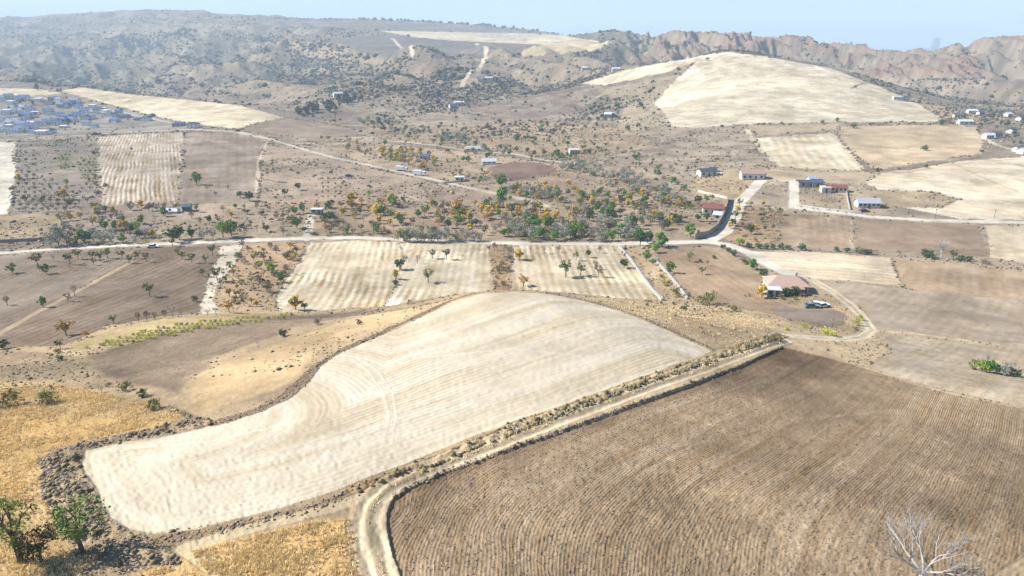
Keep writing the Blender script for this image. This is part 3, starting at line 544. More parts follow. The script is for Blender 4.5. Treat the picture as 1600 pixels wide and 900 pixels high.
def leaves(rs, cents, rad, n, size, flat=.8):
    k = len(cents); c = np.repeat(np.array(cents), n, 0); tint = np.repeat(rs.rand(k), n) * .75 + rs.rand(k * n) * .25
    d = rs.normal(size=(k * n, 3)); d /= np.linalg.norm(d, axis=1)[:, None]; c = c + d * (rs.rand(k * n, 1) ** .45) * rad * np.array([1, 1, flat])
    a = rs.normal(size=(k * n, 3)); a /= np.linalg.norm(a, axis=1)[:, None]; b = np.cross(a, rs.normal(size=(k * n, 3))); b /= np.linalg.norm(b, axis=1)[:, None]
    s = size * (.6 + .8 * rs.rand(k * n, 1)); V = np.stack([c - a * s, c + b * s * .7, c + a * s, c - b * s * .7], 1).reshape(-1, 3)
    V[:, 2] = np.maximum(V[:, 2], .03)
    return V, np.arange(len(V)).reshape(-1, 4), tint
def make_proto(seed, mat, rx=1.5, rz=1.3, zc=3.0, trunk=1.3, clumps=26, per=22, leaf=.21, crad=.52, bark=None, gaps=.0, r=.13, taper=0):
    """4.5 m tree: returns (trunk mesh, crown mesh, joined mesh)"""
    rnd = random.Random(seed); rs = np.random.RandomState(seed); bark = bark or BARK
    mb = MB(); tips = []; lean = (rnd.uniform(-.15, .15), rnd.uniform(-.15, .15))
    top = (lean[0], lean[1], trunk); mb.tube([(0, 0, -.4), (lean[0] * .4, lean[1] * .4, trunk * .5), top], [r * 1.3, r, r * .85], 6)
    nb = 5
    for k in range(nb):
        a = 2 * math.pi * k / nb + rnd.uniform(-.4, .4); sp = rnd.uniform(.35, .8) * min(1, rx / 1.2)
        branchy(mb, rnd, top, Vector((math.cos(a) * math.sin(sp), math.sin(a) * math.sin(sp), math.cos(sp))), rz * 1.0, r * .55, 1, .7, 3, .02, tips, 4)
    cents = []
    while len(cents) < clumps:
        v = rs.uniform(-1, 1, 3); l = np.linalg.norm(v)
        if l > 1 or l < .35: continue
        k = 1 - taper * max(0, v[2]) ; w_ = 1 + .28 * math.sin(3 * math.atan2(v[1], v[0]) + seed)
        cents.append((v[0] * rx * k * w_, v[1] * rx * k * w_, zc + v[2] * rz))
    if gaps: cents = [c for c in cents if rs.rand() > gaps]
    V, Q, t = leaves(rs, cents, crad, per, leaf)
    tr = mesh_obj('trunk', mb.V, mb.F, bark, link=False, smooth=True).data
    cr = mesh_obj('crown', V, Q.tolist(), mat, link=False, tint=t).data
    nV = len(mb.V); both = mesh_obj('tree', mb.V + V.tolist(), mb.F + (Q + nV).tolist(), [bark, mat], link=False, mi=[0] * len(mb.F) + [1] * len(Q), tint=np.concatenate([np.full(len(mb.F), .5), t])).data
    return tr, cr, both
def make_bare(seed, bark, lv=3, nc=4, L=1.5, r=.12, spread=.7, minr=.022, trunk=1.0, stems=4, sides=5, twigs=None):
    rnd = random.Random(seed); mb = MB(); tips = []
    mb.tube([(0, 0, -.4), (.04, .03, trunk * .6), (.06, -.02, trunk)], [r * 1.3, r, r * .9], 7)
    for k in range(stems):
        a = 2 * math.pi * k / stems + rnd.uniform(-.5, .5); sp = rnd.uniform(.25, spread)
        branchy(mb, rnd, (.06, -.02, trunk), Vector((math.cos(a) * math.sin(sp), math.sin(a) * math.sin(sp), math.cos(sp))), L, r * .6, lv, .62, nc, minr, tips, sides)
    me = mesh_obj('bare', mb.V, mb.F, bark, link=False, smooth=True).data
    return me, None, me
PROTO = {}
def mk(key, n, name, fn, cat='tree'): PROTO[key] = (name, [fn(s) for s in range(n)], cat)
mk('G', 3, 'green_tree', lambda s: make_proto(10 + s, LM['green'], 1.7, 1.6, 2.7, .8, 30, 26))
mk('D', 3, 'dark_green_tree', lambda s: make_proto(20 + s, LM['dark'], 1.7, 1.5, 2.7, .9, 30, 26))
mk('L', 2, 'lime_tree', lambda s: make_proto(30 + s, LM['lime'], 1.7, 1.5, 2.6, .8, 28, 26))
mk('O', 4, 'orchard_tree', lambda s: make_proto(40 + s, LM['olive'], 1.5, 1.15, 3.1, 1.6, 24, 22, leaf=.18, gaps=.1))
mk('Y', 2, 'yellow_tree', lambda s: make_proto(50 + s, LM['yellow'], 1.6, 1.5, 2.7, .9, 30, 30))
mk('R', 2, 'orange_tree', lambda s: make_proto(60 + s, LM['orange'], 1.6, 1.4, 2.8, 1.1, 24, 22, gaps=.1))
mk('N', 3, 'brown_tree', lambda s: make_proto(70 + s, LM['brown'], 1.5, 1.3, 2.9, 1.2, 24, 18, leaf=.16, gaps=.15))
mk('S', 3, 'willow_tree', lambda s: make_proto(80 + s, LM['silver'], 1.8, 1.7, 2.7, .7, 34, 24, leaf=.15, bark=BARKG))
mk('P', 2, 'poplar_tree', lambda s: make_proto(90 + s, LM['green'], .75, 2.0, 2.5, .5, 26, 24, taper=.6))
mk('B', 3, 'bare_tree', lambda s: make_bare(100 + s, BARKG, 2, 4, 1.35))
mk('W', 1, 'bare_poplar', lambda s: make_bare(110 + s, BARKP, 2, 5, 1.6, r=.09, spread=.22, minr=.03, trunk=.8, stems=5))
mk('U', 3, 'bush', lambda s: make_proto(120 + s, LM['dark'], 2.4, 1.9, 2.2, .4, 26, 24, leaf=.26, crad=.8), 'bush')
mk('u', 3, 'dry_bush', lambda s: make_proto(130 + s, LM['brown'], 2.4, 1.8, 2.1, .4, 24, 20, leaf=.2, crad=.8), 'bush')
mk('o', 2, 'olive_bush', lambda s: make_proto(140 + s, LM['olive'], 2.5, 1.9, 2.1, .4, 26, 22, leaf=.22, crad=.8), 'bush')
mk('V', 3, 'vine_shrub', lambda s: make_proto(150 + s, LM['vine'], 2.6, 1.9, 2.1, .4, 22, 20, leaf=.26, crad=.8), 'vine')
mk('C', 2, 'pine_tree', lambda s: make_proto(160 + s, LM['blue'], 1.3, 2.0, 2.5, .5, 30, 24, taper=.7))
WORD = dict(G='rounded green tree', D='dark green tree', L='lime green tree', O='sparse olive orchard tree', Y='yellow autumn tree', R='orange autumn tree', N='thin brown tree', S='silver grey willow',
            P='slim green poplar', B='leafless grey tree', W='pale leafless poplar', U='dark low bush', u='dry brown bush', o='olive green bush', V='yellow green vine shrub', C='dark blue green pine')
RND = random.Random(5); NPL = {}
def plant(k, px, py, hpx, label=None, group=None, ymin=None, ymax=None, pos=None):
    name, pr, cat = PROTO[k]; x, y, z = pos or spot(px, py, ymin, ymax); h = metres(hpx, x, y, z); s = h / 4.55
    tr, cr, both = pr[RND.randrange(len(pr))]; rz = RND.uniform(0, 6.28); sx = s * RND.uniform(.9, 1.15)
    if hpx >= 13 and cr is not None:
        o = empty(name, (x, y, z), rz); o.scale = (sx, sx, s)
        for nm, me in (('trunk', tr), ('crown', cr)):
            c = bpy.data.objects.new(nm, me); C.objects.link(c); c.parent = o
    else:
        o = bpy.data.objects.new(name, both); C.objects.link(o); o.location = (x, y, z); o.rotation_euler = (0, 0, rz); o.scale = (sx, sx, s)
    NPL[name] = NPL.get(name, 0) + 1
    return tag(o, label, cat, group)
ORD = 'first second third fourth fifth sixth seventh eighth ninth tenth eleventh twelfth thirteenth fourteenth fifteenth sixteenth seventeenth eighteenth nineteenth twentieth'.split() + ['twenty-' + q for q in 'first second third fourth fifth sixth seventh eighth ninth'.split()]
def rowplant(lst, where, group):
    for i, (px, py, h, k) in enumerate(lst): plant(k, px, py, h, f'{ORD[i]} {where}, a {WORD[k]}', group)
def named(lst, group=None):
    for px, py, h, k, lab in lst: plant(k, px, py, h, lab, group)
def inpoly(poly, n, rs, lattice=None):
    P = np.array(poly, float); out = []; x0, y0 = P.min(0); x1, y1 = P.max(0)
    if lattice:
        dx, dy, jx = lattice; j = 0; yy = y0 + dy * .6
        while yy < y1:
            xx = x0 + (dx * .5 if j % 2 else 0) * jx
            while xx < x1:
                q = (xx + rs.uniform(-.14, .14) * dx, yy + rs.uniform(-.12, .12) * dy)
                if inside(P, np.array([q[0]]), np.array([q[1]]))[0]: out.append(q)
                xx += dx
            yy += dy; j += 1
        return out
    while len(out) < n:
        q = (rs.uniform(x0, x1), rs.uniform(y0, y1))
        if inside(P, np.array([q[0]]), np.array([q[1]]))[0]: out.append(q)
    return out
ROADS_CHECK = [i for i, nm in enumerate(NAMES) if nm[0] in ('dirt_road',)]
def onroad(x, y):
    i = int(round((x / y - U[0]) / (U[1] - U[0]))); j = int(round((math.log(y) - Wl[0]) / (Wl[1] - Wl[0])))
    return LAB[min(max(j, 0), NW - 1), min(max(i, 0), NU - 1)] in ROADS_CHECK
def scatter(poly, n, mix, hr, where, group, seed=1, lattice=None):
    rs = random.Random(seed); ks = list(mix); ws = [mix[k] for k in ks]
    for px, py in inpoly(poly, n, rs, lattice):
        x, y, z = spot(px, py)
        if onroad(x, y): continue
        k = rs.choices(ks, ws)[0]; h = rs.uniform(*hr) * (.75 if k in 'UuoV' else 1)
        plant(k, px, py, h, f'{WORD[k]} {where}', group, pos=(x, y, z))

# ------------------------------------------------------------------ trees and bushes set one by one
named([(35, 880, 98, 'NL1', '')] if False else [])
def big_tree(px, py, hpx, seed, mat, rx, rz, zc, trunk, label, clumps=60, per=38, leaf=.1, gaps=.25, crad=.42, bark=None, name='field_tree'):
    x, y, z = spot(px, py); h = metres(hpx, x, y, z); s = h / 4.55
    tr, cr, both = make_proto(seed, mat, rx, rz, zc, trunk, clumps, per, leaf, crad, bark, gaps, r=.15)
    o = empty(name, (x, y, z), .4); o.scale = (s, s, s)
    for nm, me in (('trunk', tr), ('crown', cr)):
        c = bpy.data.objects.new(nm, me); C.objects.link(c); c.parent = o
    return tag(o, label, 'tree', 'trees in the golden grass')
big_tree(33, 878, 100, 301, leaf_mat('leaves_thin_olive', (.36, .38, .10)), 1.55, 1.35, 2.9, 1.7, 'tall sparse yellow green tree with forked trunk in golden grass', 50, 34, .075, .25, .4)
big_tree(64, 876, 52, 302, leaf_mat('leaves_dull_olive', (.1, .1, .045)), 2.2, 1.6, 2.8, 1.2, 'short dark olive tree beside the tall sparse tree', 60, 30, .12, .15, .5)
big_tree(130, 864, 88, 303, leaf_mat('leaves_fresh_green', (.18, .24, .06)), 1.5, 1.5, 2.8, 1.3, 'bushy green tree standing on the edge of the stony verge', 56, 30, .09, .22, .42)
x, y, z = spot(1437, 914); bb = make_bare(401, flat_mat('bark_weathered', (.42, .39, .36), var=.2, scale=6), 4, 3, 1.2, r=.11, spread=1.25, minr=.009, trunk=.7, stems=6, sides=6)[0]
hs = metres(112, x, y, z) / 4.6; o = bpy.data.objects.new('bare_tree', bb); C.objects.link(o); o.location = (x, y, z); o.scale = (hs * 1.05, hs * 1.05, hs); o.rotation_euler = (0, 0, 1.1)
tag(o, 'large pale leafless tree with spreading branches on the ploughed field', 'tree')
named([(18, 634, 25, 'o', 'round olive bush nearest the frame edge in the golden grass'), (76, 630, 23, 'o', 'second round olive bush in the golden grass'), (159, 613, 14, 'B', 'spindly leafless tree above the golden grass'),
       (195, 611, 16, 'o', 'small olive bush beside the spindly leafless tree'), (224, 620, 13, 'U', 'low dark bush at the foot of the grey slope'), (242, 639, 18, 'o', 'olive bush just above the stony verge'),
       (170, 605, 8, 'u', 'tiny dry bush beside the spindly leafless tree'), (442, 526, 12, 'U', 'dark bush alone on the bare grey slope'), (497, 508, 12, 'u', 'dry bush high on the slope below the striped field'),
       (562, 507, 8, 'U', 'tiny upright bush on the tan slope'), (639, 475, 8, 'u', 'small bush at the corner of the striped field'), (95, 563, 8, 'U', 'tiny dark bush on the patchy grey ground'),
       (104, 524, 25, 'R', 'orange crowned tree over the vine shrubs'), (95, 545, 15, 'O', 'small olive tree below the orange crowned tree'), (135, 527, 13, 'R', 'small faded orange tree beside the vine shrubs'), (90, 552, 9, 'o', 'low olive bush under the small olive tree'),
       (358, 488, 20, 'R', 'orange brown tree at the end of the pale path'), (462, 484, 23, 'Y', 'bright yellow tree at the foot of the striped field'), (476, 484, 12, 'D', 'dark little tree touching the bright yellow tree'),
       (234, 463, 22, 'O', 'forked olive tree alone on the brown ploughed field'), (117, 463, 22, 'B', 'taller bare tree on the light path between ploughed fields'), (107, 471, 14, 'N', 'small brown tree beside the bare tree on the path'),
       (12, 477, 15, 'N', 'dark brown tree at the low edge of the grey field'), (68, 480, 17, 'G', 'round green tree low on the grey ploughed field'), (20, 427, 17, 'G', 'round green tree high on the grey ploughed field'), (73, 428, 16, 'G', 'round green tree under the roadside orchard row'),
       (317, 432, 14, 'O', 'small tree on the upper corner of the pale patch'), (305, 471, 9, 'U', 'small dark bush on the field edge by the pale patch'), (178, 506, 14, 'O', 'small tree at the foot of the brown ploughed field'), (340, 439, 22, 'O', 'olive tree on the pale patch beside the orchard'), (349, 432, 16, 'B', 'bare tree behind the olive tree on the pale patch'), (3, 545, 15, 'U', 'dark bush at the very edge of the light path')])
rowplant([(217, 502, 15, 'N'), (230, 500, 15, 'N'), (242, 498, 11, 'N'), (258, 497, 14, 'N'), (270, 495, 24, 'B'), (284, 495, 13, 'B'), (300, 494, 9, 'B'), (325, 495, 14, 'B'), (338, 492, 16, 'B')], 'tree along the foot of the brown field', 'row of thin trees above the vine shrubs')
rowplant([(60, 416, 22, 'O'), (62, 424, 12, 'N'), (85, 408, 14, 'B'), (110, 413, 19, 'O'), (122, 405, 17, 'O'), (110, 423, 12, 'B'), (135, 420, 14, 'B'), (145, 406, 14, 'O'), (147, 414, 12, 'N'), (157, 408, 16, 'O'), (169, 404, 17, 'O'), (191, 404, 14, 'O'), (203, 411, 14, 'O'), (216, 404, 13, 'O'), (229, 409, 15, 'O'), (240, 403, 12, 'B'), (253, 408, 10, 'B'), (262, 405, 12, 'B'), (270, 385, 14, 'O'), (278, 399, 12, 'O'), (285, 405, 13, 'O'), (300, 411, 16, 'O'), (322, 411, 13, 'O'), (332, 399, 17, 'O')], 'tree in the orchard row below the main road', 'orchard row below the main road')
named([(439, 441, 15, 'G', 'green tree at the inner edge of the tan orchard'), (424, 426, 19, 'L', 'lime tree in the tan orchard beside the striped field'), (452, 428, 24, 'B', 'broad leafless tree between orchard and striped field'), (424, 466, 20, 'B', 'leaning bare tree in the tan orchard'),
       (624, 421, 17, 'D', 'dark tree between the two striped fields'), (619, 436, 16, 'Y', 'yellowing tree between the two striped fields'), (618, 445, 9, 'U', 'dark bush under the yellowing tree in the stripes'), (669, 441, 21, 'O', 'olive tree alone in the second striped field'),
       (652, 412, 17, 'B', 'bare tree high in the second striped field'), (676, 404, 15, 'O', 'olive tree behind the bare tree in the stripes'), (698, 406, 18, 'O', 'dark spreading tree high in the second striped field'), (722, 405, 11, 'B', 'small bare tree near the brown strip'),
       (818, 447, 20, 'R', 'orange tree leaning at the brow of the pale hill'), (884, 433, 28, 'O', 'largest olive tree in the third striped field'), (907, 431, 22, 'O', 'middle olive tree in the third striped field'), (935, 433, 20, 'N', 'brown tree beside the two olive trees in the stripes'), (930, 421, 14, 'N', 'brown tree behind the two olive trees in the stripes'),
       (900, 407, 15, 'N', 'small brown tree high in the third striped field'), (919, 402, 12, 'D', 'small dark tree high in the third striped field'), (850, 396, 16, 'B', 'bare tree at the head of the third striped field'), (811, 406, 18, 'Y', 'thin yellow tree at the head of the third striped field'), (829, 395, 13, 'B', 'small bare tree at the head of the striped field'), (873, 395, 12, 'N', 'little brown tree below the silver thicket'), (937, 395, 11, 'N', 'brown tree near the channel head'), (960, 397, 12, 'B', 'thin bare tree near the channel head'),
       (975, 419, 15, 'D', 'dark round tree touching the concrete channel'), (1010, 408, 19, 'G', 'bright green tree between the two channels'), (1020, 414, 10, 'G', 'small green tree between the two channels'), (1000, 416, 7, 'R', 'tiny orange tree between the two channels'), (1047, 427, 19, 'G', 'green tree beside the second channel'),
       (1077, 409, 16, 'O', 'olive green tree on the tan field under the road'), (1094, 410, 6, 'U', 'tiny bush beside the olive green tree'), (1105, 415, 9, 'N', 'small brown tree on the tan field'), (1116, 404, 6, 'U', 'tiny bush high on the tan field'), (1097, 429, 13, 'O', 'thin olive tree low on the tan field'), (1023, 395, 17, 'L', 'lime tree beside the main road bend'), (1104, 476, 23, 'o', 'wide olive tree clump above the dry slope'), (1146, 486, 11, 'o', 'small olive bush at the edge of the dark field'),
       (1190, 466, 22, 'Y', 'yellow tree beside the white outbuilding of the villa'), (1199, 452, 14, 'L', 'lime tree behind the villa outbuilding'), (1229, 463, 14, 'D', 'dark tree at the shaded corner of the villa'), (1241, 462, 16, 'D', 'broad dark tree against the villa wall'), (1254, 452, 16, 'D', 'dark tree behind the far end of the villa'),
       (1257, 512, 9, 'V', 'small yellow bush on the rounded field edge'), (1230, 516, 7, 'V', 'tiny yellow bush near the track junction'), (1290, 521, 11, 'V', 'larger yellow bush on the rounded field edge'), (1302, 525, 9, 'V', 'yellow bush beside the track bend'), (1340, 508, 12, 'V', 'yellow bush inside the road loop'), (1343, 500, 10, 'V', 'second yellow bush inside the road loop'), (1337, 516, 8, 'u', 'dry bush inside the road loop'),
       (1197, 532, 25, 'B', 'grey leafless tree at the upper end of the track'), (1213, 533, 16, 'u', 'dark dry bush at the upper end of the track'), (1205, 534, 8, 'u', 'low dry bush under the grey leafless tree'),
       (1130, 389, 8, 'U', 'first dark bush of the hedge from the junction'), (1138, 394, 8, 'U', 'second dark bush of the hedge from the junction'), (1146, 400, 9, 'U', 'third dark bush of the hedge from the junction'), (1164, 412, 12, 'o', 'olive bush in the hedge towards the villa'), (1175, 421, 18, 'G', 'bright green tree in the hedge towards the villa'), (1192, 431, 12, 'U', 'dark bush at the villa end of the hedge')])
rowplant([(px, py, h, k) for px, py, h, k in [(1160, 386, 12, 'O'), (1170, 387, 9, 'U'), (1185, 388, 9, 'U'), (1197, 389, 9, 'U'), (1208, 389, 9, 'U'), (1219, 389, 9, 'U'), (1231, 390, 8, 'U'), (1253, 391, 12, 'U'), (1306, 393, 8, 'U'), (1322, 394, 8, 'U'), (1343, 396, 13, 'o'), (1355, 397, 9, 'U'), (1405, 396, 6, 'u'), (1447, 402, 14, 'U'), (1457, 405, 9, 'U'), (1489, 406, 16, 'O'), (1500, 408, 10, 'U'), (1512, 408, 9, 'U'), (1536, 412, 9, 'o'), (1545, 414, 7, 'u'), (1590, 421, 6, 'u')]], 'plant from the junction in the far field hedge', 'hedge along the foot of the brown fields')
plant('W', 1470, 404, 32, 'tall pale leafless poplar rising from the hedge')
rowplant([(632, 377, 25, 'o'), (640, 378, 24, 'S'), (652, 378, 22, 'S'), (663, 378, 22, 'o'), (674, 378, 24, 'S'), (684, 378, 20, 'S'), (697, 376, 22, 'S'), (714, 377, 18, 'o'), (728, 376, 20, 'S'), (741, 377, 18, 'S'), (750, 377, 14, 'S')], 'willow above the second striped field', 'willow row along the striped field')
named([(1524, 577, 17, 'o', 'olive bush at the pale end of the lone copse'), (1535, 581, 20, 'L', 'lime tree in the lone copse'), (1546, 583, 22, 'G', 'green tree in the middle of the lone copse'), (1540, 576, 26, 'B', 'bare tree rising behind the lone copse'), (1556, 585, 16, 'D', 'dark tree in the lone copse'), (1568, 587, 20, 'S', 'silver tree in the lone copse'), (1578, 587, 26, 'B', 'bare grey tree at the end of the lone copse'), (1583, 588, 14, 'U', 'dark bush at the end of the lone copse')], 'copse in the brown field')
named([(1444, 235, 9, 'U', 'dark bush alone on the tan hillside'), (1370, 268, 7, 'U', 'dark bush at the start of the ditch track'), (1446, 262, 6, 'U', 'dark bush midway on the ditch track'), (1285, 193, 6, 'U', 'bush under the bare hill, beside its twin'), (1308, 190, 7, 'U', 'dark bush at the foot of the bare hill'), (1334, 200, 9, 'U', 'larger dark bush at the foot of the bare hill'), (1285, 204, 4, 'u', 'tiny dry bush at the foot of the bare hill'), (1470, 195, 10, 'U', 'wide dark bush at the corner of the bare hill'), (1480, 193, 8, 'u', 'dry bush at the corner of the bare hill'), (1105, 95, 6, 'D', 'lone tree high on the bare hill'), (1336, 137, 4, 'U', 'tiny bush on the upper terrace of the bare hill'), (58, 141, 11, 'C', 'dark wide tree on the field above the village'), (936, 62, 4, 'D', 'tiny tree on the plateau edge'), (872, 54, 3, 'D', 'tiny tree where the plateau skyline dips')])
# the farmed valley north of the road
named([(308, 289, 21, 'G', 'green tree alone on the mauve ploughed field'), (390, 314, 16, 'D', 'dark tree at the foot of the mauve field'), (375, 309, 11, 'D', 'smaller dark tree at the foot of the mauve field'), (323, 297, 9, 'N', 'small brown tree below the lone green tree'), (337, 307, 9, 'N', 'brown tree low on the mauve field'), (357, 296, 7, 'N', 'tiny brown tree on the mauve field'), (206, 237, 8, 'O', 'small tree among the pale vineyard stripes'), (166, 292, 7, 'U', 'dark bush at the low corner of the vineyard stripes'),
       (101, 312, 18, 'Y', 'bright yellow tree in the sapling orchard'), (110, 323, 12, 'D', 'dark tree under the bright yellow tree'), (30, 280, 10, 'Y', 'faded yellow tree at the sapling orchard edge'), (105, 290, 12, 'L', 'lime tree above the bright yellow tree'), (66, 322, 14, 'O', 'olive tree low in the sapling orchard'), (40, 314, 10, 'D', 'dark small tree in the sapling orchard'), (147, 243, 8, 'D', 'dark tree beside the vineyard stripes'),
       (126, 342, 13, 'R', 'reddish tree in the valley orchard'), (150, 334, 13, 'Y', 'yellow brown tree under the vineyard stripes'), (203, 328, 12, 'N', 'brown tree at the low edge of the vineyard'), (165, 360, 20, 'G', 'round green tree between willows and orchard'), (196, 358, 15, 'Y', 'yellow tree beside the tall green tree'), (222, 350, 16, 'G', 'upper green tree of the bright pair'), (215, 362, 18, 'L', 'lime green tree of the bright pair'),
       (92, 384, 30, 'S', 'tall silver willow beside the main road'), (104, 380, 34, 'S', 'largest silver willow beside the main road'), (80, 386, 20, 'S', 'short silver willow at the end of the thicket'), (115, 385, 16, 'o', 'green bush in front of the silver willows'), (134, 382, 22, 'D', 'dark tree between the silver willows'), (147, 378, 24, 'S', 'silver willow behind the dark tree'), (161, 382, 20, 'S', 'silver willow near the lime roadside tree'), (175, 379, 22, 'S', 'silver willow at the orchard side'), (192, 380, 16, 'G', 'green roadside tree below the bright pair'), (212, 380, 12, 'S', 'small silver willow by the roadside'), (230, 381, 9, 'V', 'yellow bush beside the main road'), (250, 376, 10, 'S', 'small grey willow on the roadside bank'),
       (272, 379, 24, 'D', 'dark green tree at the garden corner'), (280, 374, 22, 'D', 'dark green tree behind the garden corner'), (300, 373, 18, 'D', 'dark tree beside the white gate posts'), (317, 375, 16, 'S', 'grey green tree between the garden trees'), (333, 373, 18, 'S', 'grey green tree beside the bright green one'), (349, 371, 28, 'L', 'bright green rounded tree beside the main road'), (362, 369, 26, 'G', 'green tree behind the bright rounded one'),
       (445, 306, 12, 'D', 'dark round tree on the tan slope'), (466, 297, 12, 'D', 'dark tree beside the faint field track'), (460, 335, 14, 'G', 'green tree left of the white shed roof'.replace('left of', 'beside')), (474, 333, 15, 'G', 'green tree touching the white shed roof'), (464, 357, 18, 'G', 'green tree beside the driveway to the road'), (452, 348, 12, 'L', 'lime tree near the driveway'), (416, 362, 12, 'D', 'dark tree near the road'), (387, 335, 8, 'D', 'tiny dark tree near the garden'),
       (550, 319, 20, 'Y', 'yellow orange tree beside the small orchard grid'), (565, 320, 13, 'R', 'orange tree next to the yellow orange one'), (577, 307, 11, 'L', 'lime tree above the orange ones'), (603, 305, 9, 'R', 'small orange tree behind the green yellow tree'), (614, 323, 22, 'L', 'green tree with yellow top in mid orchard'), (675, 323, 13, 'Y', 'yellow tree on a thin trunk in mid orchard'), (712, 332, 21, 'R', 'brown orange tree in mid orchard'), (724, 334, 14, 'R', 'smaller brown orange tree in mid orchard'), (752, 333, 14, 'Y', 'first of the bright yellow cluster'), (763, 334, 15, 'Y', 'second of the bright yellow cluster'), (777, 333, 16, 'Y', 'third of the bright yellow cluster'), (742, 322, 11, 'R', 'orange tree behind the bright yellow cluster'),
       (783, 292, 22, 'G', 'round green tree above the valley road'), (786, 320, 28, 'G', 'tall green tree below the valley road'), (796, 300, 12, 'S', 'silver tree between the two green trees'), (760, 286, 12, 'S', 'silver tree beside the round green tree'), (748, 287, 9, 'L', 'lime tree beside the white roadside shed'), (761, 249, 11, 'D', 'dark tree beside the pale greenhouse'), (796, 242, 9, 'G', 'green tree at the end of the upper lane'), (732, 254, 11, 'G', 'green tree beside the farm shed'), (724, 252, 9, 'G', 'smaller green tree beside the farm shed'),
       (833, 362, 28, 'G', 'tall green tree over the silver thicket'), (1000, 384, 24, 'D', 'dark green tree by the road, nearer the channel'), (1012, 380, 20, 'D', 'dark green tree between the roadside pair'), (1031, 386, 25, 'G', 'deep green tree by the road, nearer the wall'), (1079, 371, 22, 'G', 'round green tree inside the walled garden'), (990, 358, 24, 'P', 'slim green poplar in the valley orchard'), (1049, 288, 14, 'L', 'lime green tree above the valley orchards'), (873, 308, 12, 'G', 'round green tree among small orchard rows'), (910, 308, 12, 'G', 'green tree beside its yellow neighbour'), (903, 303, 11, 'Y', 'yellow tree beside its green neighbour'), (926, 306, 11, 'L', 'lime tree in the upper orchard'), (936, 306, 12, 'G', 'green tree in the upper orchard'), (982, 315, 15, 'L', 'large lime tree in the upper orchard'),
       (926, 323, 12, 'N', 'brown round tree under the upper orchard'), (1030, 345, 14, 'D', 'dark tree in the garden row by the vines'), (1050, 346, 14, 'D', 'second dark tree in the garden row'), (1062, 347, 12, 'D', 'third dark tree in the garden row'), (1090, 320, 16, 'D', 'dark tree behind the red roofed house'), (1103, 318, 15, 'O', 'olive tree behind the red roofed house'), (1112, 314, 12, 'O', 'small olive tree at the wall top'), (1090, 346, 12, 'D', 'dark tree in front of the red roofed house'), (1104, 346, 14, 'D', 'dark tree beside the white garden wall'), (1070, 297, 10, 'G', 'green tree beside the dark farmhouse path'),
       (1155, 323, 14, 'O', 'first tree along the walled lane'), (1152, 333, 14, 'Y', 'second tree along the walled lane, yellowish'), (1149, 343, 14, 'O', 'third tree along the walled lane'), (1145, 353, 12, 'D', 'fourth tree along the walled lane, darker'), (1141, 357, 12, 'Y', 'fifth tree along the walled lane, yellow'), (1173, 366, 16, 'D', 'dark tree in the tan orchard beyond the lane'), (1195, 360, 8, 'D', 'small dark tree in the tan orchard beyond the lane'), (1218, 336, 13, 'O', 'olive tree at the corner of the farm road'), (1155, 384, 14, 'L', 'lime tree at the junction hedge'), (1192, 322, 10, 'Y', 'yellow tree above the tan orchard')])
SP = 'in the sapling orchard beside the vineyard'
scatter([(26, 262), (90, 285), (118, 300), (150, 262), (154, 312), (100, 332), (18, 334)], 0, dict(N=5, O=2, B=1), (6, 10), SP, 'sapling orchard', 3, (12, 6.5, .6))
scatter([(60, 225), (150, 216), (150, 238), (90, 240), (40, 250)], 0, dict(N=4, B=1), (3.5, 5), 'in thin rows on the upper orchard ground', 'thin upper rows', 4, (11, 6, .5))
scatter([(100, 326), (276, 322), (262, 345), (240, 374), (120, 372), (90, 350)], 54, dict(N=2, O=3, S=2, B=1.6, Y=1, D=1.4, G=.8), (9, 16), 'in the valley orchard below the vineyard', 'orchard below the vineyard', 5)
scatter([(290, 330), (400, 322), (480, 340), (480, 368), (370, 368), (300, 352)], 46, dict(N=3, O=3, S=1, B=3, Y=.6, D=2, u=2), (7, 12), 'in the scattered orchard above the main road', 'scattered orchard above the main road', 6)
scatter([(497, 280), (540, 278), (538, 316), (494, 318)], 0, dict(O=3, N=2), (5, 6.5), 'in the small orchard grid', 'small orchard grid', 7, (10, 7, 0))
scatter([(490, 322), (620, 312), (740, 325), (760, 345), (740, 366), (620, 366), (490, 368)], 112, dict(N=2, O=3, R=1, B=2, Y=2, G=2, D=1, u=1), (9, 16), 'in the mid valley orchard', 'mid valley orchard', 8)
scatter([(485, 366), (620, 364), (622, 369), (485, 370)], 26, dict(u=3, V=1, U=1), (5, 7), 'in the strip along the main road', 'roadside strip', 9)
scatter([(750, 318), (840, 328), (900, 332), (860, 355), (820, 372), (755, 370)], 76, dict(N=1, R=1.2, Y=3, O=2, B=1.2, S=1, G=1.8), (10, 17), 'in the autumn orchard above the striped fields', 'autumn orchard', 10)
scatter([(790, 362), (900, 352), (990, 352), (1000, 378), (795, 379)], 80, dict(S=5, B=2, N=1, G=1.2, o=1), (14, 22), 'in the silver thicket along the road', 'silver thicket', 11)
scatter([(880, 318), (1000, 318), (1060, 345), (1060, 368), (1000, 352), (890, 346)], 84, dict(S=2, N=1.2, O=3, B=2, Y=1.2, G=1.6, D=1), (9, 16), 'in the orchard above the silver thicket', 'orchard above the silver thicket', 12)
scatter([(800, 288), (900, 292), (1040, 310), (1090, 322), (1000, 330), (880, 318), (800, 306)], 84, dict(N=1, O=3, Y=1.5, R=1, B=1, G=1.6, D=1), (8, 13), 'in the upper valley orchard', 'upper valley orchard', 13)
scatter([(795, 294), (870, 300), (895, 318), (830, 312)], 20, dict(S=4, B=1), (9, 13), 'along the end of the valley road', 'willows along the valley road', 14)
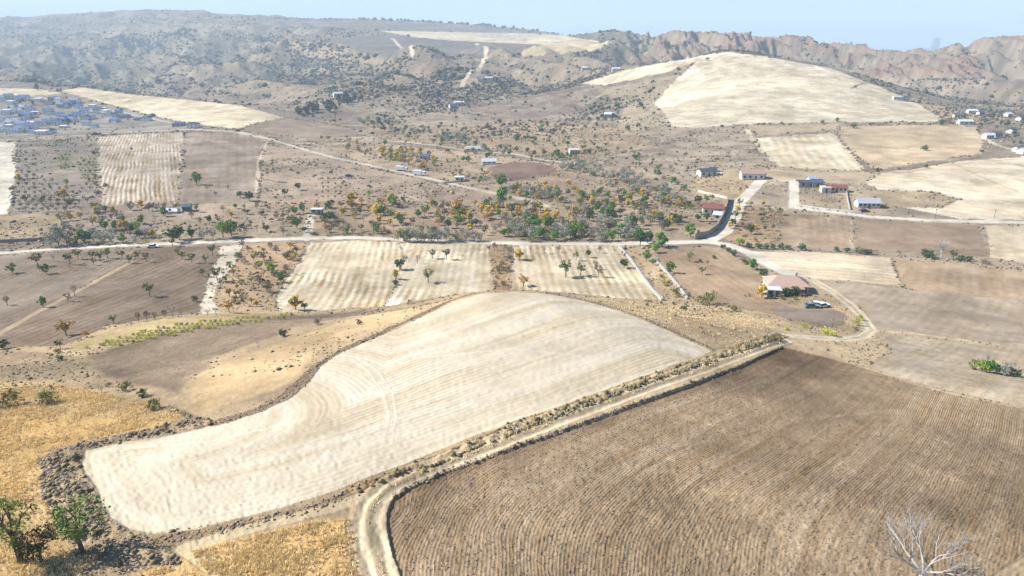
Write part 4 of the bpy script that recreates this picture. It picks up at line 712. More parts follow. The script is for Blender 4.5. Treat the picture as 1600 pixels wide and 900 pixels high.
scatter([(856, 250), (900, 247), (960, 266), (1040, 292), (1062, 312), (1035, 318), (960, 295), (880, 268)], 82, dict(S=5, B=2, N=1, o=1), (8, 13), 'in the silver band beside the dry stream', 'silver band by the stream', 15)
scatter([(585, 236), (660, 240), (700, 258), (660, 268), (600, 252)], 46, dict(R=1.6, Y=3.4, N=1, L=1), (7, 12), 'in the orange thicket above the valley road', 'orange thicket', 16)
scatter([(480, 214), (590, 222), (740, 262), (790, 285), (720, 282), (560, 245)], 60, dict(N=2, R=1, Y=1, O=2, G=.7, u=3), (6, 10), 'scattered above the valley road', 'scatter above the valley road', 17)
scatter([(660, 222), (780, 230), (860, 238), (850, 248), (700, 244)], 40, dict(S=2, N=1, D=2, O=2, G=.6, R=.5), (6, 11), 'beside the upper lane', 'trees beside the upper lane', 18)
scatter([(678, 215), (735, 212), (738, 226), (690, 225)], 18, dict(S=5, D=1), (8, 12), 'in the grove over the upper lane', 'grove over the upper lane', 19)
scatter([(1155, 322), (1215, 330), (1205, 378), (1160, 378)], 26, dict(N=3, O=3, Y=1, B=1, u=2), (6, 11), 'in the tan orchard beyond the lane', 'tan orchard beyond the lane', 20)
scatter([(560, 186), (700, 196), (860, 192), (900, 206), (880, 232), (740, 226), (600, 214)], 90, dict(O=3, D=3, S=2, G=1.4, N=1, R=.6), (5, 9), 'on the scrubby valley side above the upper lane', 'valley side trees', 41)
scatter([(870, 228), (960, 225), (1040, 250), (1060, 290), (1000, 275), (900, 246)], 60, dict(O=3, S=2, D=2, G=1, Y=.6), (5, 9), 'between the silver band and the dry slope', 'trees under the dry slope', 42)
scatter([(840, 236), (900, 244), (900, 250), (846, 250)], 14, dict(G=3, D=2), (7, 11), 'around the lane end above the dark plot', 'lane end trees', 43)
scatter([(1160, 452), (1185, 470), (1188, 474), (1160, 466)], 3, dict(u=1), (4, 6), 'beside the villa approach', 'villa approach bushes', 44)
scatter([(1236, 446), (1262, 452), (1256, 468), (1215, 470), (1196, 470)], 9, dict(o=2, U=1, O=1), (7, 11), 'in the villa garden', 'villa garden shrubs', 45)
scatter([(366, 388), (475, 384), (440, 440), (425, 478), (355, 482), (350, 450)], 52, dict(N=2, O=4, R=1, Y=.8, o=2, u=3), (9, 15), 'in the tan orchard beside the striped field', 'tan orchard', 21)
scatter([(767, 384), (799, 384), (794, 450), (773, 450)], 20, dict(N=2, B=2, u=3, o=1), (8, 14), 'on the brown strip between the stripes', 'plants on the brown strip', 22)
scatter([(1028, 430), (1046, 436), (1080, 466), (1050, 466)], 20, dict(u=2, o=3, V=1, N=1), (6, 9), 'between the two concrete channels', 'shrubs between the channels', 23)
scatter([(1003, 470), (1040, 474), (1095, 478), (1085, 486), (1010, 480)], 12, dict(U=3, o=1), (4, 7), 'in the sparse line under the channels', 'sparse line under the channels', 24)
scatter([(930, 150), (1000, 150), (1030, 190), (1000, 215), (900, 230), (860, 210)], 60, dict(U=3, D=2, u=3, N=1), (5, 8), 'on the slope under the bare hill', 'slope under the bare hill', 25)
scatter([(1060, 205), (1180, 205), (1200, 260), (1100, 262), (1020, 285), (1000, 250)], 46, dict(U=2, u=4), (3, 5.5), 'on the dry slope above the farmhouse', 'dry slope above the farmhouse', 26)
scatter([(460, 176), (520, 160), (555, 148), (560, 156), (510, 182), (470, 184)], 40, dict(C=6, D=1), (8, 13), 'in the pine belt of the ravine', 'pine belt in the ravine', 27)
scatter([(740, 128), (800, 122), (790, 140), (730, 150)], 22, dict(D=3, u=1, S=1), (5, 8), 'beside the hamlet in the hills', 'trees beside the hamlet', 28)
scatter([(560, 185), (600, 192), (650, 205), (700, 210), (640, 215), (560, 200)], 40, dict(S=3, D=2, O=2), (6, 10), 'in the stream bed under the hills', 'stream bed trees', 29)
scatter([(930, 165), (975, 178), (960, 190), (925, 184)], 12, dict(D=3, S=1), (6, 9), 'around the white house on the slope', 'trees around the white house', 30)
scatter([(20, 152), (180, 176), (230, 190), (80, 208), (5, 200)], 44, dict(D=3, C=3, S=1), (3.5, 6), 'between the village houses', 'village trees', 31)
scatter([(1495, 190), (1600, 190), (1600, 232), (1540, 215)], 24, dict(D=3, U=2), (5, 8), 'around the farms at the hill foot', 'trees around the hill foot farms', 32)
scatter([(245, 512), (345, 500), (478, 490), (440, 500), (370, 510), (300, 520), (190, 540), (120, 548)], 0, dict(V=6, o=2), (6, 8), 'in the low vine rows below the brown field', 'low vine rows', 33, (8, 5.2, 1))
scatter([(92, 244), (112, 242), (108, 268), (90, 268)], 0, dict(V=3, L=3), (5, 6), 'in the green vine patch by the orchard', 'green vine patch', 34, (6, 5, 1))
scatter([(120, 248), (150, 246), (150, 290), (128, 282)], 0, dict(V=5, L=1), (4.5, 6), 'in the yellow vine rows by the vineyard', 'yellow vine rows', 35, (7, 5, 1))
scatter([(1056, 320), (1082, 320), (1088, 330), (1052, 330)], 0, dict(L=4, V=1), (5, 6), 'in the lime vine plot of the walled garden', 'lime vine plot', 36, (5, 4, 1))

# ------------------------------------------------------------------ scrub on the hills, tufts and clods near the camera (nobody could count them)
rs = np.random.RandomState(11)
def blob(n=14):
    t = (1 + 5 ** .5) / 2; V = np.array([(-1, t, 0), (1, t, 0), (-1, -t, 0), (1, -t, 0), (0, -1, t), (0, 1, t), (0, -1, -t), (0, 1, -t), (t, 0, -1), (t, 0, 1), (-t, 0, -1), (-t, 0, 1)], float); V /= np.linalg.norm(V[0])
    Fs = np.array([(0, 11, 5), (0, 5, 1), (0, 1, 7), (0, 7, 10), (0, 10, 11), (1, 5, 9), (5, 11, 4), (11, 10, 2), (10, 7, 6), (7, 1, 8), (3, 9, 4), (3, 4, 2), (3, 2, 6), (3, 6, 8), (3, 8, 9), (4, 9, 5), (2, 4, 11), (6, 2, 10), (8, 6, 7), (9, 8, 1)])
    return V, Fs
BV, BF = blob()
def blobs(name, x, y, z, r, mat, flat=.75, jag=.35, tint=None):
    n = len(x); V = BV[None] * (1 + rs.uniform(-jag, jag, (n, 12, 1))) * r[:, None, None]; V[..., 2] *= flat
    V = V + np.stack([x, y, z + r * flat * .45], -1)[:, None]; Fs = BF[None] + (np.arange(n) * 12)[:, None, None]
    t = np.repeat(rs.rand(n) if tint is None else tint, 20)
    return fast_mesh(name, V.reshape(-1, 3), Fs.reshape(-1, 3), mat, 3, t)
def gat(G, x, y): return bil(G, U, Wl, x / y, np.log(y))
n = 240000; u_ = rs.uniform(-.95, .95, n); w_ = rs.uniform(math.log(560), math.log(3300), n); y_ = np.exp(w_); x_ = u_ * y_
curv = ZB + ZD; lap = np.clip(-(gat(ZD, x_, y_)) / 9, -.6, 1.3)
labn = LAB[np.clip(np.searchsorted(Wl, w_), 0, NW - 1), np.clip(np.searchsorted(U, u_), 0, NU - 1)]; hl = [i for i, q in enumerate(NAMES) if q[0] in ('hills', 'ground')]
Am = gat(amp, x_, y_)
pr = (.10 + .34 * np.clip(lap, 0, 1.2) + .75 * ss(.5, .68, fbm(x_, y_, 120, 3, 31.)) * (1 - .6 * gat(bad, x_, y_))) * np.where(Am > .1, 1, .25) * np.isin(labn, hl) * ss(3300, 2300, y_) * .95 * (1 - .5 * gat(bad, x_, y_))
wood = ((u_ + .365) / .03) ** 2 + ((w_ - math.log(1750)) / .09) ** 2 < 1
wood |= ((u_ + .50) / .07) ** 2 + ((w_ - math.log(2300)) / .05) ** 2 < 1
wood |= ((u_ + .165) / .035) ** 2 + ((w_ - math.log(1040)) / .06) ** 2 < 1
wood |= ((u_ + .085) / .03) ** 2 + ((w_ - math.log(1050)) / .04) ** 2 < 1
pr = np.where(wood & np.isin(labn, hl), .9, pr)
kp = rs.rand(n) < pr; x_, y_, wd = x_[kp], y_[kp], wood[kp]
r_ = (.3 + rs.gamma(1.8, .42, len(x_))) * np.clip(y_ / 900, .75, 1.7) * np.where(wd, 1.6, 1)
tag(blobs('scrub_vegetation', x_, y_, gat(ZT, x_, y_) + CAMZ, r_, LM['scrub']), 'dark scrub dotted over the far hillsides and ravines', 'scrub', kind='stuff')
# village and plateau skyline trees far away
px = rs.uniform(555, 850, 90); yy_ = np.interp(px, [560, 700, 860], [2700, 2600, 2400]) + rs.uniform(-60, 60, 90); xx_ = np.array([u_of(a, 38) for a in px]) * yy_
tag(blobs('skyline_woods', xx_, yy_, gat(ZT, xx_, yy_) + CAMZ, rs.uniform(3, 7, 90), LM['scrub'], flat=.9), 'broken line of trees along the plateau skyline', 'trees', kind='stuff')
def in_world(P, n, rs):
    x0, y0 = P.min(0); x1, y1 = P.max(0); X = rs.uniform(x0, x1, n * 6); Y = rs.uniform(y0, y1, n * 6); k = inside(P, X, Y); return X[k][:n], Y[k][:n]
P = wpoly(BAND, True); a, b = in_world(P, 9000, rs); kb = rs.rand(len(a)) < ss(.38, .62, fbm(a, b, 1.3, 3, 14.)) * .8 + .08; a, b = a[kb], b[kb]
c_, d_ = in_world(wpoly(VERGE, True), 2600, rs); k_ = fbm(c_, d_, 2.5, 2, 4.) > .52; c_, d_ = c_[k_], d_[k_]
def along(pts, n, wd, ymax=None):
    P = wpoly(pts, False, ymax); s = np.concatenate([[0], np.cumsum(np.hypot(*(P[1:] - P[:-1]).T))]); t = rs.uniform(0, s[-1], n)
    return np.interp(t, s, P[:, 0]) + rs.normal(0, wd, n), np.interp(t, s, P[:, 1]) + rs.normal(0, wd, n)
e1 = along([(340, 660), (400, 641), (440, 622), (470, 598), (492, 573), (530, 549), (580, 527), (650, 495), (700, 471), (740, 458)], 1500, .55, 127)
e2 = along([(860, 459), (910, 466), (960, 481), (1010, 499), (1060, 521), (1115, 547)], 500, .35, 127)
e3 = along([(240, 842), (300, 834), (380, 820), (440, 806), (500, 790), (545, 772)], 500, .5)
e4 = along(ED[2:], 800, .18, 150)
X_ = np.concatenate([a, e1[0], e2[0], e3[0], e4[0]]); Y_ = np.concatenate([b, e1[1], e2[1], e3[1], e4[1]])
bc = in_world(wpoly([(640, 905), (625, 860), (615, 800), (700, 745), (900, 672), (1150, 590), (1600, 700), (1600, 830), (1500, 930), (640, 930)]), 26000, rs); e6 = along(TRK, 700, .16, 150)
e5 = along([(a_, b_ - 6) for a_, b_ in TRK[:10]], 700, .2, 150)
rr = rs.gamma(2.0, .03, len(X_)) + .03
tag(blobs('dirt_clods_rubble', X_, Y_, gat(ZT, X_, Y_) + CAMZ - .02, np.minimum(rr, .28), LM['clod'], flat=.6, jag=.45), 'rough brown clods and stones along the field edges', 'clods', kind='stuff')
c0_, d0_ = c_, d_; c_ = np.concatenate([c_, e5[0]]); d_ = np.concatenate([d_, e5[1]]); tag(blobs('verge_weeds', np.concatenate([c_, a[:420]]), np.concatenate([d_, b[:420]]), gat(ZT, np.concatenate([c_, a[:420]]), np.concatenate([d_, b[:420]])) + CAMZ, np.minimum(rs.gamma(2.5, .05, len(c_) + 420) + .04, .34), leaf_mat('weeds', (.25, .2, .105), .9), flat=.8, jag=.5), 'low olive weeds on the verge beside the dirt track', 'weeds', kind='stuff')
rb = np.minimum(rs.gamma(2.2, .016, len(bc[0])) + .015, .11)
tag(blobs('soil_clods', bc[0], bc[1], gat(ZT, *bc) + CAMZ - .01, rb, leaf_mat('brown_clods', (.24, .175, .125), .9), flat=.6, jag=.4), 'loose brown clods over the ploughed field', 'clods', kind='stuff')
def tufts(name, X, Y, hh, mat, per=5):
    n = len(X); Z = gat(ZT, X, Y) + CAMZ - .02; ang = rs.uniform(0, 6.28, (n, per)); off = rs.normal(0, .09, (n, per, 2)); h = hh * rs.uniform(.5, 1.2, (n, per))
    bx = X[:, None] + off[..., 0]; by = Y[:, None] + off[..., 1]; wv = .03 + .03 * rs.rand(n, per); ca, sa = np.cos(ang) * wv, np.sin(ang) * wv; le = rs.normal(0, .12, (n, per, 2))
    V = np.stack([np.stack([bx - ca, by - sa, np.broadcast_to(Z[:, None], bx.shape)], -1), np.stack([bx + ca, by + sa, np.broadcast_to(Z[:, None], bx.shape)], -1), np.stack([bx + le[..., 0], by + le[..., 1], Z[:, None] + h], -1)], 2).reshape(-1, 3)
    return fast_mesh(name, V, np.arange(len(V)).reshape(-1, 3), mat, 3, np.repeat(rs.rand(n), per))
GA = [(-60, 600), (100, 603), (230, 630), (300, 650), (180, 678), (100, 696), (62, 712), (62, 775), (98, 822), (118, 868), (180, 886), (280, 886), (330, 905), (-60, 930)]
GB = [(300, 862), (360, 848), (440, 828), (500, 815), (545, 812), (552, 850), (562, 905), (566, 930), (350, 930)]
a1 = in_world(wpoly(GA), 26000, rs); a2 = in_world(wpoly(GB), 9000, rs); a3 = in_world(wpoly([(900, 464), (1040, 474), (1180, 492), (1230, 517), (1190, 530), (1120, 545), (1060, 521), (960, 480)]), 5000, rs)
gx = np.concatenate([a1[0], a2[0], a3[0], c_, e6[0]]); gy = np.concatenate([a1[1], a2[1], a3[1], d_, e6[1]]); kg = rs.rand(len(gx)) < ss(.4, .62, fbm(gx, gy, 3.2, 4, 12.)) * .5 + .06
tag(tufts('dry_grass', gx[kg], gy[kg], .34, LM['straw']), 'golden dry grass on the slopes nearest the camera', 'grass', kind='stuff')

# weeds of the valley: tufts, small thistles and stones on every field edge and fallow plot
xs_, ys_ = [], []
for P in EDGES:
    k = (P[:, 1] > 60) & (P[:, 1] < 700); Q = P[k]
    if len(Q) < 3: continue
    L = np.hypot(*(Q - np.roll(Q, -1, 0)).T); L[L > 60] = 0; n = int(L.sum() * .55); i = rs.choice(len(Q), n, p=L / L.sum()); t = rs.rand(n, 1)
    q = Q[i] * (1 - t) + np.roll(Q, -1, 0)[i] * t + rs.normal(0, .5, (n, 2)) * np.clip(Q[i][:, 1:] / 200, .6, 2); q = q[rs.rand(n) < ss(.42, .62, fbm(q[:, 0], q[:, 1], 14, 3, 19.)) + .08]; xs_.append(q[:, 0]); ys_.append(q[:, 1])
ex, ey = np.concatenate(xs_), np.concatenate(ys_)
le = LAB[np.clip(np.searchsorted(Wl, np.log(ey)), 0, NW - 1), np.clip(np.searchsorted(U, ex / ey), 0, NU - 1)]; ke = ~np.isin(le, [i for i, q in enumerate(NAMES) if q[1] in ('pale', 'brown') or q[0] == 'dirt_road']); ex, ey = ex[ke], ey[ke]
n = 90000; u_ = rs.uniform(-.95, .95, n); y_ = np.exp(rs.uniform(math.log(92), math.log(640), n)); x_ = u_ * y_
lb = LAB[np.clip(np.searchsorted(Wl, np.log(y_)), 0, NW - 1), np.clip(np.searchsorted(U, u_), 0, NU - 1)]
wild = [i for i, q in enumerate(NAMES) if q[0] in ('ground', 'dry_field', 'orchard_ground', 'village_ground')]
kp = np.isin(lb, wild) & (rs.rand(n) < ss(.4, .66, fbm(x_, y_, 26, 4, 23.)) * .8 + .08)
wx, wy = np.concatenate([x_[kp], ex]), np.concatenate([y_[kp], ey]); wr = (rs.gamma(2.0, .07, len(wx)) + .08) * np.clip(wy / 190, .55, 2.3)
tag(blobs('field_weeds', wx, wy, gat(ZT, wx, wy) + CAMZ - .03, np.minimum(wr, 1.3), leaf_mat('weeds_dry', (.2, .165, .1), 1.2), flat=.7, jag=.5), 'dry weeds and tufts on fallow plots and field edges', 'weeds', kind='stuff')

# ------------------------------------------------------------------ buildings
WALLW = flat_mat('plaster_white', (.56, .54, .5), var=.06); WALLC = flat_mat('plaster_cream', (.55, .47, .38), var=.08); WALLG = flat_mat('block_grey', (.34, .32, .30), var=.12)
ROOFT = flat_mat('roof_terracotta', (.38, .25, .19), var=.12, scale=3); ROOFR = flat_mat('roof_red', (.24, .09, .07), var=.1); ROOFB = flat_mat('roof_blue_grey', (.08, .11, .18), .5, .1); ROOFD = flat_mat('roof_dark', (.07, .08, .10), .6, .1); ROOFW = flat_mat('roof_white_sheet', (.58, .59, .61), .4, .05)
GLASS = flat_mat('window_glass', (.03, .04, .06), .15, 0); DOORM = flat_mat('door_brown', (.12, .07, .04)); CONC = flat_mat('concrete', (.42, .41, .39), var=.1, scale=2); BLUE = flat_mat('blue_sheet', (.07, .14, .3), .4, .05)
def building(x, y, z, name, label, group, w, d, h, rz, wall, roof, kind='gable', pitch=.35, nwin=3, chim=False, door=True, storeys=1, cat='house'):
    o = tag(empty(name, (x, y, z), rz), label, cat, group)
    m = MB(); m.box(-w / 2, w / 2, -d / 2, d / 2, -1.5, h)
    if kind == 'gable':
        rh = d / 2 * pitch * 1.4; m.add([(-w / 2, -d / 2, h), (-w / 2, d / 2, h), (-w / 2, 0, h + rh), (w / 2, -d / 2, h), (w / 2, d / 2, h), (w / 2, 0, h + rh)], [(0, 2, 1), (3, 4, 5)])
    m.out('wall', wall, o)
    r = MB(); e = .45
    if kind == 'gable':
        zt = h + rh + .06; ze = h - e * rh / (d / 2) + .06
        V = [(-w / 2 - e, -d / 2 - e, ze), (w / 2 + e, -d / 2 - e, ze), (w / 2 + e, 0, zt), (-w / 2 - e, 0, zt), (-w / 2 - e, d / 2 + e, ze), (w / 2 + e, d / 2 + e, ze)]
        V += [(a, b, c + .16) for a, b, c in V]
        r.add(V, [(0, 3, 2, 1), (3, 4, 5, 2), (6, 7, 8, 9), (9, 8, 11, 10), (0, 1, 7, 6), (4, 10, 11, 5), (0, 6, 9, 3), (3, 9, 10, 4), (1, 2, 8, 7), (2, 5, 11, 8)])
    elif kind == 'hip':
        rh = d / 2 * pitch * 1.4; q = w / 2 - d / 2 * .8
        r.add([(-w / 2 - e, -d / 2 - e, h - .05), (w / 2 + e, -d / 2 - e, h - .05), (w / 2 + e, d / 2 + e, h - .05), (-w / 2 - e, d / 2 + e, h - .05), (-w / 2 - e, -d / 2 - e, h + .12), (w / 2 + e, -d / 2 - e, h + .12), (w / 2 + e, d / 2 + e, h + .12), (-w / 2 - e, d / 2 + e, h + .12), (-q, 0, h + rh), (q, 0, h + rh)],
              [(0, 3, 2, 1), (0, 1, 5, 4), (1, 2, 6, 5), (2, 3, 7, 6), (3, 0, 4, 7), (4, 5, 9, 8), (5, 6, 9), (6, 7, 8, 9), (7, 4, 8)])
    else:
        rh = .5; r.box(-w / 2 - .25, w / 2 + .25, -d / 2 - .25, d / 2 + .25, h + .003, h + .22)
    ro = r.out('roof', roof, o)
    if chim:
        c = MB(); c.box(w * .2, w * .2 + .6, -.3, .3, h + rh * .4, h + rh + .9); c.box(w * .2 - .08, w * .2 + .68, -.38, .38, h + rh + .9, h + rh + 1.02); c.out('chimney', wall, ro)
    sh = h / storeys
    for st in range(storeys):
        for i in range(nwin):
            xx = -w / 2 + w * (i + .5) / nwin
            if door and st == 0 and i == nwin // 2:
                q = MB(); q.box(xx - .5, xx + .5, -d / 2 - .05, -d / 2 + .02, 0, 2.1); q.out('door', DOORM, o); continue
            q = MB(); q.box(xx - .6, xx + .6, -d / 2 - .05, -d / 2 + .02, st * sh + 1.0, st * sh + 2.2); f = q.out('window', GLASS, o)
        q = MB(); q.box(w / 2 - .02, w / 2 + .05, -.6, .6, st * sh + 1.0, st * sh + 2.2); q.out('window', GLASS, o)
    return o
def bld(px, py, *a, ymin=None, **k):
    x, y, z = spot(px, py, ymin); return building(x, y, z, *a, **k)
# the villa
v = bld(1226, 454, 'villa', 'villa with wide terracotta hip roof inside the road loop', None, 11.5, 7.6, 2.8, -.12, WALLC, flat_mat('villa_roof_tiles', (.44, .31, .25), var=.12, scale=3), 'hip', .42, 5, True)
m = MB(); m.box(-4, 4, -6.4, -4.15, 2.75, 2.95); m.out('porch_roof', ROOFT, v)
for i in range(3):
    m = MB(); m.tube([(-3.7 + 3.7 * i, -6.2, -.5), (-3.7 + 3.7 * i, -6.2, 2.75)], [.12, .12], 8); m.out('porch_post', WALLW, v)
bld(1207, 462, 'outbuilding', 'small white outbuilding in front of the terracotta villa', None, 4, 3, 2.2, -.15, WALLW, ROOFW, 'flat', nwin=2, cat='shed')
# farms
b = bld(1174, 279, 'farmhouse', 'white farmhouse with pale terracotta roof at the lane end', None, 12, 7, 3.4, -.1, WALLW, ROOFT, 'gable', .35, 4)
bld(1187, 279, 'shed', 'blue tarpaulin shed beside the white farmhouse', None, 4.5, 4, 2.6, .5, BLUE, BLUE, 'gable', .3, 1, door=False, cat='shed')
bld(1104, 274, 'farmhouse', 'dark roofed small house among shrubs on the dry slope', None, 10, 6, 2.8, .2, WALLW, ROOFD, 'gable', .3, 3)
bld(1113, 268, 'shed', 'small white shed behind the dark roofed house', None, 4, 3, 2.4, .1, WALLW, ROOFD, 'flat', nwin=1, door=False, cat='shed')
bld(1113, 333, 'house', 'red roofed house inside the walled garden', None, 9, 6, 3, -.2, WALLW, ROOFR, 'gable', .35, 3)
bld(1121, 341, 'shed', 'low white shed against the dark garden wall', None, 4, 7, 2.2, -.35, WALLW, ROOFW, 'flat', nwin=1, door=False, cat='shed')
bld(1258, 291, 'shed', 'low grey shed at the head of the farm lane', None, 8, 5, 2.4, -.1, WALLG, ROOFD, 'gable', .25, 2, cat='shed')
bld(1266, 288, 'shed', 'pointed white shed behind the low grey one', None, 4, 4, 2.8, .2, WALLW, ROOFW, 'gable', .7, 1, cat='shed')
bld(1275, 292, 'shed', 'blue grey shed beside the pointed white one', None, 5, 4.5, 2.8, -.1, WALLG, ROOFB, 'gable', .4, 1, cat='shed')
bld(1289, 300, 'shed', 'white cube shed beside the long red barn', None, 4.5, 4, 2.6, -.1, WALLW, ROOFW, 'flat', nwin=1, cat='shed')
bld(1305, 299, 'barn', 'long low barn with dark red roof', None, 10, 4, 2.2, -.08, WALLW, ROOFR, 'gable', .4, 5, cat='barn')
bld(1354, 323, 'barn', 'long barn with grey white sheet roof beside the road', None, 10, 5, 2.4, -.05, WALLW, flat_mat('roof_grey_sheet', (.42, .44, .47), .4, .08), 'gable', .5, 5, cat='barn')
bld(1366, 321, 'shed', 'small blue ended shed attached to the grey white barn', None, 2, 3.5, 2.4, -.05, BLUE, ROOFD, 'gable', .4, 1, door=False, cat='shed')
bld(496, 334, 'shed', 'white flat roofed shed among trees above the road', None, 5, 3, 2.3, .0, WALLG, ROOFW, 'flat', nwin=2, cat='shed')
bld(269, 332, 'greenhouse', 'low white sheeted greenhouse beside the bare plot', None, 6, 3, 1.0, -.05, ROOFW, ROOFW, 'gable', .4, 1, door=False, cat='greenhouse')
bld(293, 329, 'shed', 'little blue shed behind the bare plot', None, 3.5, 3, 2.2, .1, BLUE, ROOFB, 'gable', .4, 2, cat='shed')
bld(718, 283, 'shed', 'white roadside shed under the valley orchards', None, 5, 4, 2.5, .1, WALLW, ROOFW, 'flat', nwin=2, cat='shed')
bld(664, 249, 'shed', 'white blue shed above the orange thicket', None, 6, 4, 2.4, -.3, WALLW, ROOFB, 'gable', .3, 2, cat='shed')
bld(764, 256, 'greenhouse', 'long pale greenhouse beside the dark tree', None, 9, 4, 2.0, .1, ROOFW, ROOFW, 'gable', .5, 3, door=False, cat='greenhouse')
bld(740, 236, 'greenhouse', 'rounded pale greenhouse on the upper lane', None, 12, 5, 2.0, .0, ROOFW, CONC, 'hip', .5, 3, door=False, cat='greenhouse')
bld(897, 240, 'house', 'white house half hidden by the silver band', None, 7, 6, 3, .1, WALLW, WALLW, 'flat', nwin=4)
bld(952, 183, 'house', 'white house on the slope beside dark trees', None, 9, 7, 3, -.2, WALLW, ROOFW, 'gable', .3, 4)
for i, (px, py, w_, lab) in enumerate([(752, 128, 14, 'first white house of the hill hamlet from its trees'), (764, 125, 18, 'long white house in the middle of the hill hamlet'), (778, 127, 12, 'white house at the end of the hill hamlet'), (717, 164, 18, 'white house below the hill hamlet'), (706, 168, 10, 'small white annex below the hill hamlet'), (528, 150, 18, 'white roofed house above the ravine pines')]):
    bld(px, py, 'house', lab, 'houses in the hills', w_ * .6, 6, 3.2, .1 * i, WALLW, ROOFW if i % 2 else ROOFB, 'gable', .3, 3)
for px, py, w_, lab in [(913, 109, 12, 'tiny white house under the eroded rim'), (962, 111, 16, 'tiny white hut at the head of the pale strip')]: bld(px, py, 'house', lab, None, w_ * .6, 6, 3, 0, WALLW, ROOFW, 'gable', .3, 2)
bld(1402, 156, 'house', 'small white house on the shoulder of the bare hill', None, 9, 5, 3, -.1, WALLW, ROOFW, 'flat', nwin=4)
bld(1414, 157, 'house', 'dark roofed house on the shoulder of the bare hill', None, 6, 5, 3, -.1, WALLW, ROOFD, 'gable', .4, 2)
for i, (px, py, w_, rf, lab) in enumerate([(1496, 184, 14, ROOFB, 'blue roofed farmhouse at the hill foot'), (1518, 177, 16, ROOFW, 'white farmhouse behind the blue roofed one'), (1507, 194, 22, ROOFW, 'long pale shed below the blue roofed farmhouse'), (1531, 180, 9, ROOFD, 'small dark shed behind the farms'), (1543, 216, 12, ROOFW, 'white house on the lane to the hill farms'), (1556, 214, 12, ROOFD, 'dark roofed house beside the white lane house'), (1589, 237, 8, ROOFB, 'blue shed at the end of the lane'), (1598, 240, 12, ROOFW, 'white shed beside the blue lane shed'), (1574, 182, 12, ROOFW, 'white house beside the wide dark tree'), (1594, 188, 14, ROOFD, 'dark house beyond the wide dark tree'), (1580, 208, 14, ROOFD, 'dark roofed house above the lane end')]):
    bld(px, py, 'farmhouse' if 'house' in lab else 'shed', lab, None, w_ * .5, 4.6, 2.5, -.15 + .07 * i, WALLW, rf, 'gable', .35, 3)
# the village on the terrace: four kinds of house, copied with their parts
def copy_tree(o, parent=None):
    c = o.copy(); C.objects.link(c)
    if parent is not None: c.parent = parent
    for ch in o.children: copy_tree(ch, c)
    return c
VW = flat_mat('village_plaster', (.78, .77, .75), var=.05); VB = flat_mat('village_roof_blue', (.06, .11, .24), .5, .1)
kinds = [('blue roofed village house', VW, VB, 'gable', 11), ('dark roofed village house', VW, ROOFD, 'hip', 12), ('flat roofed white village house', VW, VW, 'flat', 10), ('grey walled village house', WALLG, VB, 'hip', 13)]
HS = [(3, 157), (20, 166), (60, 158), (84, 156), (93, 159), (48, 173), (51, 183), (75, 163), (110, 163), (118, 161), (75, 190), (94, 181), (105, 186), (135, 176), (113, 190), (134, 187), (160, 171), (155, 177), (172, 183), (187, 180), (18, 186), (2, 190), (38, 196), (55, 208), (66, 210), (77, 208), (148, 199), (3, 203), (230, 189), (219, 188), (280, 197), (302, 199), (100, 168), (127, 170), (145, 168), (195, 184), (82, 195), (122, 181), (30, 178), (12, 175), (63, 197), (180, 191)]
edge_lab = {(3, 157): 'first', }
rnd = random.Random(9); tops = {}
HS += [(round(a_), round(b_)) for a_, b_ in inpoly([(0, 153), (60, 154), (185, 178), (200, 190), (90, 205), (5, 208)], 46, random.Random(77))]
for i, (px, py) in enumerate(HS):
    k = rnd.choice([0, 0, 1, 2, 3]) if i > 3 else i; x, y, z = spot(px, py)
    nb = sorted(range(len(HS)), key=lambda j: (HS[j][0] - px) ** 2 + (HS[j][1] - py) ** 2)[1]
    pos = ['at the top edge of the village', 'in the upper village lanes', 'in the middle of the village', 'along the lower edge of the village'][min(3, int((py - 152 - px * .09) / 11)) if py - px * .09 > 152 else 0]
    side = 'near the pale field' if px > 165 else ('by the frame edge' if px < 40 else 'amid close neighbours')
    lab = f'{kinds[k][0]} {pos}, {side}'
    if k not in tops: o = building(x, y, z, 'village_house', lab, 'village houses on the terrace', kinds[k][4], 9, 5.2, 0, kinds[k][1], kinds[k][2], kinds[k][3], .5, 3, False, storeys=2); tops[k] = o
    else: o = copy_tree(tops[k]); o.location = (x, y, z); o['label'] = lab
    o.rotation_euler = (0, 0, rnd.uniform(-.35, .25)); s = rnd.uniform(.55, .82); o.scale = (s * rnd.uniform(.9, 1.25), s, s * rnd.uniform(.7, 1.0))
# far city
m_t = flat_mat('tower_facade', (.10, .14, .22), .6, .05); 
for i, (px, base, hp, wp) in enumerate([(1458, 88, 22, 9), (1430, 86, 6, 5), (1437, 86, 8, 4), (1443, 87, 9, 4), (1449, 87, 8, 4), (1453, 87, 11, 3), (1471, 87, 9, 4), (1477, 87, 11, 4), (1483, 87, 8, 4), (1489, 87, 7, 4), (1417, 85, 5, 5), (1495, 87, 6, 4)]):
    Y = 6500; x = u_of(px, base) * Y; z = CAMZ - Y * tan_row(base); w_ = wp * 6.1; h = hp * 6.9; m = MB()
    m.box(-w_ / 2, w_ / 2, -15, 15, -30, h); m.box(-w_ * .3, w_ * .3, -9, 9, h + .01, h + 6)
    for f in range(1, int(h / 12)): m.box(-w_ / 2 - .6, w_ / 2 + .6, -15.6, 15.6, f * 12, f * 12 + 1.6)
    o = m.out('tower_block', m_t); o.location = (x, Y, z)
    tag(o, 'tallest bluish tower block of the distant city' if i == 0 else 'low hazy tower block of the distant city', 'tower block', 'distant city blocks')
